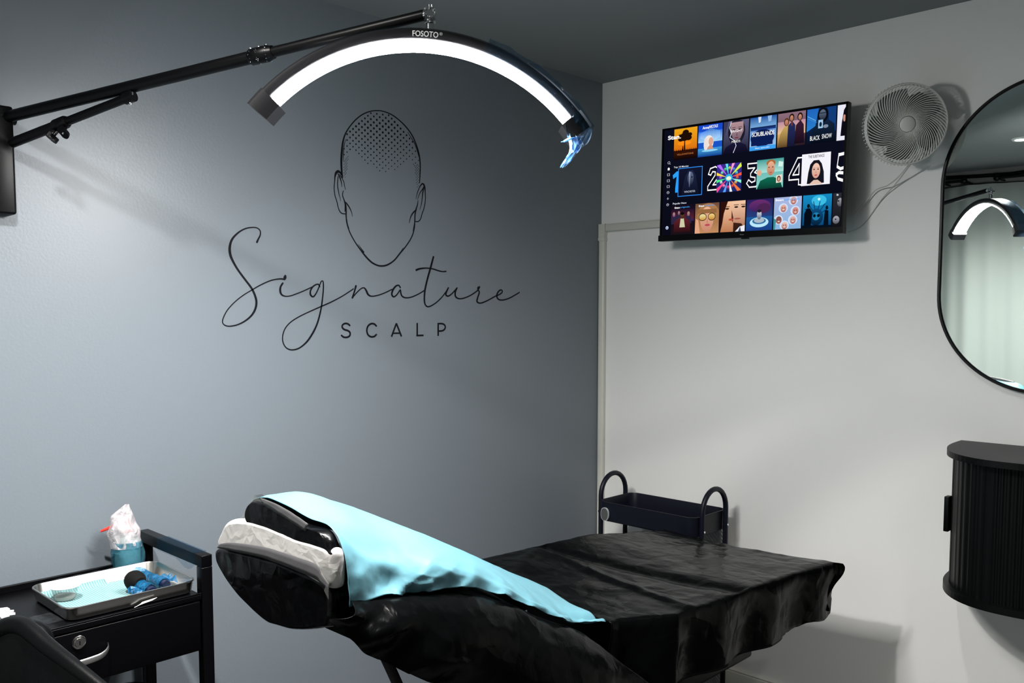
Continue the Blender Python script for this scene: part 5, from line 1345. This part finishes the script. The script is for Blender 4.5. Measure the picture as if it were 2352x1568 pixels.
# hand pieces wrapped in blue film
def handpiece(name, lb, a, e, ball, seed, r=0.0125):
    a, e = Vector(a), Vector(e)
    d_ = (e - a).normalized()
    h = thing(name, lb, 'tattoo machine', tuple(a), 'wrapped tattoo hand pieces in the tray')
    L_ = (e - a).length
    MB().tube([a, a + d_ * 0.003, a + d_ * (L_ * 0.35), a + d_ * (L_ * 0.38), e - d_ * 0.004, e], [r * 0.7, r * 0.9, r * 0.9, r, r, r * 0.9], 24).obj('barrel', 'barrel', h)
    if ball:
        b = MB()
        c0 = a + d_ * 0.004 + Vector((0, 0, 0.008))
        b.lathe([(0.0001, -0.024), (0.012, -0.0215), (0.020, -0.014), (0.0240, -0.002), (0.0225, 0.012), (0.016, 0.024), (0.0135, 0.028)], c0, d_, 28)
        b.obj('foam_grip', 'sponge', h)
    else:
        MB().lathe([(0.0001, -0.016), (0.007, -0.014), (0.011, -0.006), (0.012, 0.006), (0.011, 0.012)], a, d_, 24).obj('grip', 'sponge', h)
    rings = []
    n = 18
    xa = d_.orthogonal().normalized(); xb = d_.cross(xa)
    for i in range(20):
        t = -0.05 + 0.95 * i / 19 if ball else -0.22 + 1.12 * i / 19
        ring = []
        for k in range(n):
            a_ = 2 * PI * k / n
            rr_ = r * (1.18 + 0.35 * abs(noise.noise(Vector((t * 5, math.cos(a_) * 1.6, math.sin(a_) * 1.6 + seed)))) + (0.6 * max(0, 0.35 - t) ** 1.2))
            pnt = a + d_ * (L_ * t) + (xa * math.cos(a_) + xb * math.sin(a_)) * rr_
            pnt.z = max(pnt.z, 0.7915)
            ring.append(pnt)
        rings.append(ring)
    if ball:
        rings = rings[6:]
    b = MB().loft(rings, cap=False)
    # loose flap
    s0 = a + d_ * (L_ * 0.45)
    side = d_.cross(Vector((0, 0, 1))).normalized() * (-1 if seed % 2 else 1)
    rows = []
    for i in range(12):
        q = i / 11
        rows.append([s0 + d_ * (L_ * 0.45 * q) + side * (r * 1.0 + w_ * 0.024) + Vector((0, 0, 0.010 * math.sin(i * 1.3 + w_ * 3) * w_ + 0.004)) for w_ in (0, 0.33, 0.66, 1)])
    b.loft(rows, cap=False, closed=False)
    b.obj('film_wrap', 'deep_blue_film', h)
    return h
handpiece('tattoo_machine', 'blue-wrapped hand piece with a big round black foam grip, in the steel tray', (0.262, -2.112, 0.8105), (0.345, -2.104, 0.8060), True, 2)
handpiece('tattoo_machine', 'blue-wrapped hand piece without foam ball, nearer the right end of the tray', (0.212, -2.068, 0.8085), (0.318, -2.058, 0.8060), False, 5, r=0.0115)

# ---- spray bottle in bags behind the tray
bt = thing('wash_bottle', 'bottle with a red nozzle, bagged in milky film and wrapped in blue film', 'bottle', (0.078, -2.045, 0.786))
bo = Vector((0.083, -2.052, 0.7865))
rv = Vector((math.cos(th), math.sin(th), 0)); fv = Vector((-math.sin(th), math.cos(th), 0))
K = 0.00114
MB().lathe([(0.0001, 0), (0.028, 0), (0.031, 0.004), (0.031, 0.080), (0.028, 0.094), (0.016, 0.104), (0.013, 0.108), (0.0001, 0.108)], bo, n=36).obj('bottle_body', 'bottle', bt)
MB().lathe([(0.0155, 0.106), (0.0165, 0.108), (0.0165, 0.122), (0.010, 0.128), (0.006, 0.140), (0.0001, 0.141)], bo, n=28).obj('cap', 'red', bt)
pn = bo + Vector((0, 0, 0.124))
MB().tube([pn, pn - rv * 0.022 + Vector((0, 0, 0.003)), pn - rv * 0.034 - fv * 0.01 + Vector((0, 0, -0.003)), pn - rv * 0.060 - fv * 0.014 + Vector((0, 0, -0.013))], [0.006, 0.0048, 0.0046, 0.0030], 16).obj('nozzle', 'red', bt)
def bagloft(levels, name, m, seed, amp):
    rings = []
    L2 = crom(levels, 4)
    for (z, a, c) in L2:
        ctr = (a + c) / 2; hw = (c - a) / 2
        ring = []
        for k in range(44):
            t = 2 * PI * k / 44
            n_ = noise.noise(Vector((math.cos(t) * 2.2 + seed, math.sin(t) * 2.2, z * 38)))
            depth = min(hw, 0.034) * (1.0 if z < 0.125 else max(0.25, 1 - (z - 0.125) * 14))
            ring.append(bo + rv * (ctr + (hw + amp * n_) * math.cos(t)) + fv * ((depth + amp * n_) * math.sin(t)) + Vector((0, 0, z)))
        rings.append(ring)
    return MB().loft(rings, cap=False).obj(name, m, bt, auto=False)
c0 = 302
lv = [(1143, 300, 309), (1150, 291, 311), (1165, 273, 315), (1172, 267, 317), (1188, 266, 321), (1200, 260, 328), (1212, 259, 331), (1226, 264, 332), (1240, 268, 333)]
zb = lambda py: (1300 - py) * 0.00113
bagloft([(zb(a), (l - c0) * K, (r - c0) * K) for a, l, r in reversed(lv)], 'milky_bag', 'bag', 1.0, 0.0035)
lv = [(1226, 266, 333), (1238, 268, 335), (1252, 266, 338), (1270, 268, 339), (1286, 270, 337), (1299, 273, 334)]
bagloft([(zb(a), (l - c0) * K, (r - c0) * K) for a, l, r in reversed(lv)], 'blue_wrap', 'blue_bag', 4.0, 0.0030)

# ---- white clips and a loose film square on the trolley top
def clip(lb, o, rot, seed):
    t = thing('hair_clip', lb, 'clip', o, 'white toothed clips on the trolley')
    c_, s_ = math.cos(rot), math.sin(rot)
    def q(a, b_, z):
        a, b_ = a * 1.3, b_ * 1.3
        return (o[0] + a * c_ - b_ * s_, o[1] + a * s_ + b_ * c_, o[2] + z)
    P = [(-0.034, -0.008), (-0.030, 0.008), (-0.018, 0.010), (-0.018, 0.004), (-0.012, 0.004), (-0.008, 0.014), (-0.002, 0.013), (-0.004, 0.004), (0.003, 0.003), (0.008, 0.013), (0.014, 0.012), (0.012, 0.003), (0.022, 0.002), (0.040, -0.002), (0.040, -0.010), (0.0, -0.010)]
    vs = [q(a, b_, 0.012) for a, b_ in P] + [q(a, b_, 0.015) for a, b_ in P]
    n = len(P)
    b = MB().add(vs, [tuple(range(n))[::-1], tuple(range(n, 2 * n))] + [(i, (i + 1) % n, n + (i + 1) % n, n + i) for i in range(n)])
    b.obj('toothed_jaw', 'white_plastic', t)
    MB().tube([q(-0.022, -0.012, 0.0065), q(0.0, -0.014, 0.0065), q(0.045, -0.016, 0.0065)], [0.0062, 0.0065, 0.0060], 16).obj('barrel', 'white_plastic', t)
clip('white toothed plastic clip on the trolley, beside the steel tray', (0.236, -2.382, TZ), math.radians(-6), 1)
clip('white toothed plastic clip at the left edge of the picture', (0.322, -2.437, TZ), math.radians(-14), 2)
rows = []
for i in range(10):
    rows.append([(0.262 + 0.075 * i / 9, -2.345 + 0.045 * j / 9 + 0.010 * i / 9, TZ + 0.0012 + 0.002 * abs(nz((i, j, 0), 0.6))) for j in range(10)])
o = MB().loft(rows, cap=False, closed=False).obj('film_scrap', 'clear_film')
tag(o, 'crinkled scrap of clear film on the trolley beside the steel tray', 'film scrap')

# ================================================================ black saddle stool, back in the lower left corner
stl = thing('stool', 'black leather stool with a rolled padded back, lower left corner', 'stool', (0.70, -2.47, 0))
RP = [(0.534, -2.52, 0.831), (0.558, -2.493, 0.865), (0.587, -2.477, 0.884), (0.616, -2.462, 0.888), (0.655, -2.453, 0.879), (0.694, -2.445, 0.867), (0.77, -2.428, 0.847), (0.855, -2.404, 0.818), (0.939, -2.382, 0.787)]
HPT = [(0.555, -2.441, 0.86), (0.57, -2.427, 0.85), (0.578, -2.421, 0.834), (0.592, -2.423, 0.819)]
RPd = crom(RP, 8)
rim_r = crom([(r,) for r in (0.016, 0.018, 0.017, 0.0165, 0.0155, 0.0145, 0.0125, 0.0105, 0.010)], 8)
b = MB().tube(RPd, [r[0] for r in rim_r], 20)
b.tube(crom(HPT, 6), [0.020 + 0.006 * math.sin(PI * i / 18) for i in range(19)], 20)
b.lathe([(0.0001, -0.02), (0.012, -0.017), (0.02, -0.008), (0.022, 0.0)], HPT[-1], (0, 0, 1), 20)
b.obj('backrest_rim', 'leather', stl)
b = MB()
rows = []
for i, p_ in enumerate(RPd):
    r = rim_r[i][0]
    p_ = Vector(p_)
    out_ = (cam.location - p_); out_.z = 0; out_.normalize()
    row = []
    for k, (o1, dz_) in enumerate(((r * 0.75, 0.0), (r * 1.05, -0.012), (r * 1.35, -0.03), (r * 1.6, -0.07), (r * 1.6, -0.14), (r * 0.6, -0.24), (-0.02, -0.26), (-0.03, -0.14), (-0.02, -0.03), (-r * 0.5, 0.0))):
        row.append(p_ + out_ * o1 + Vector((0, 0, dz_)))
    rows.append(row)
b.loft(rows, cap=True)
b.obj('backrest', 'leather', stl)
sp = [Vector(p_) + (cam.location - Vector(p_)).normalized() * (rim_r[i][0] * 0.93) + Vector((0, 0, -rim_r[i][0] * 0.55)) for i, p_ in enumerate(RPd)]
MB().tube(sp, 0.0016, 8).obj('seam_piping', 'leather', stl)
b = MB().lathe([(0.0001, 0), (0.16, 0.0), (0.185, 0.02), (0.185, 0.05), (0.15, 0.075), (0.0001, 0.08)], (0.74, -2.52, 0.48), n=40)
b.obj('seat', 'leather', stl)
MB().tube([(0.74, -2.52, 0.09), (0.74, -2.52, 0.48)], 0.022, 18).obj('gas_column', 'chrome', stl)
b = MB().tube([(0.74, -2.52, 0.47), (0.66, -2.42, 0.47), (0.62, -2.39, 0.50), (0.63, -2.395, 0.65)], 0.012, 12)
b.obj('back_support', 'chrome', stl)
for k in range(5):
    a_ = 2 * PI * k / 5 + 0.3
    ex, ey = 0.74 + 0.22 * math.cos(a_), -2.52 + 0.22 * math.sin(a_)
    MB().tube([(0.74, -2.52, 0.10), (ex, ey, 0.065)], [0.022, 0.014], 12).obj('base_leg', 'black_tube', stl)
    MB().lathe([(0.0001, 0), (0.02, 0.0), (0.024, 0.015), (0.024, 0.035), (0.015, 0.05), (0.0001, 0.052)], (ex, ey, 0), n=16).obj('castor', 'black_tube', stl)

# ================================================================ navy storage cart in the corner
ct = thing('storage_cart', 'navy metal storage cart with hooped handles in the corner behind the bed', 'cart', (0.45, -0.19, 0))
CX0, CX1, CY0, CY1 = 0.228, 0.664, -0.302, -0.078
cc = ((CX0 + CX1) / 2, (CY0 + CY1) / 2); hx, hy = (CX1 - CX0) / 2, (CY1 - CY0) / 2
for zt_, zb_ in ((0.722, 0.648), (0.45, 0.38), (0.19, 0.12)):
    rings = [rr2(*cc, 0.02, 0.02, 0.005, zb_), rr2(*cc, hx - 0.006, hy - 0.006, 0.030, zb_), rr2(*cc, hx - 0.001, hy - 0.001, 0.034, zb_ + 0.005), rr2(*cc, hx, hy, 0.035, zt_), rr2(*cc, hx + 0.0015, hy + 0.0015, 0.036, zt_ + 0.0015), rr2(*cc, hx - 0.002, hy - 0.002, 0.034, zt_ + 0.002), rr2(*cc, hx - 0.003, hy - 0.003, 0.033, zt_), rr2(*cc, hx - 0.004, hy - 0.004, 0.032, zb_ + 0.006), rr2(*cc, hx - 0.010, hy - 0.010, 0.028, zb_ + 0.003), rr2(*cc, 0.02, 0.02, 0.005, zb_ + 0.003)]
    MB().loft(rings).obj('basket', 'navy', ct)
for x, sx in ((CX0 - 0.0, -1), (CX1 + 0.0, 1)):
    xx = x + sx * 0.010
    y0, y1 = CY0 + 0.035, CY1 - 0.030
    ym, r = (y0 + y1) / 2, (y1 - y0) / 2
    xx2 = CX0 + 0.022 if sx < 0 else CX1 + 0.010
    xx2 = CX0 - 0.010 if sx < 0 else xx2
    pts = [(xx2, y0, 0.05), (xx2, y0, 0.72)] + [(xx2, ym - r * math.cos(PI * k / 14), 0.735 + r * 1.0 * math.sin(PI * k / 14)) for k in range(15)] + [(xx2, y1, 0.72), (xx2, y1, 0.05)]
    MB().tube(pts, 0.0095, 16).obj('hoop_handle', 'navy', ct)
    for y in (y0, y1):
        MB().lathe([(0.0045, 0), (0.004, 0.002), (0.0001, 0.003)], (xx2 + sx * 0.0095, y, 0.672), (sx, 0, 0), 12).obj('screw', 'chrome', ct)
        MB().lathe([(0.0001, 0), (0.018, 0.003), (0.024, 0.025), (0.015, 0.048), (0.0001, 0.05)], (xx2, y, 0), n=16).obj('castor', 'black_tube', ct)
tg = thing('clip_on_tag', 'small oval grey tag with a clear rim on the front of the navy cart', 'tag', (0.269, -0.303, 0.677))
def ovl(rx, rz, n=28):
    return [(rx * math.copysign(abs(math.cos(2 * PI * k / n)) ** 0.85, math.cos(2 * PI * k / n)), rz * math.copysign(abs(math.sin(2 * PI * k / n)) ** 0.85, math.sin(2 * PI * k / n))) for k in range(n)]
MB().prism(ovl(0.0185, 0.0255), (0.269, -0.304, 0.677), (1, 0, 0), (0, 0, 1), (0, -0.006, 0)).obj('rim', 'tag_rim', tg)
MB().prism(ovl(0.0165, 0.0232), (0.269, -0.310, 0.677), (1, 0, 0), (0, 0, 1), (0, -0.0010, 0)).obj('face', 'tag', tg)
# ribbed grey crate behind the cart
b = MB().box((0.262, -0.066, 0.0), (0.640, -0.018, 0.668), 0.018)
o = b.obj('ribbed_panel', 'rib')
tag(o, 'pale grey finely ribbed panel behind the navy cart, against the white wall', 'panel')
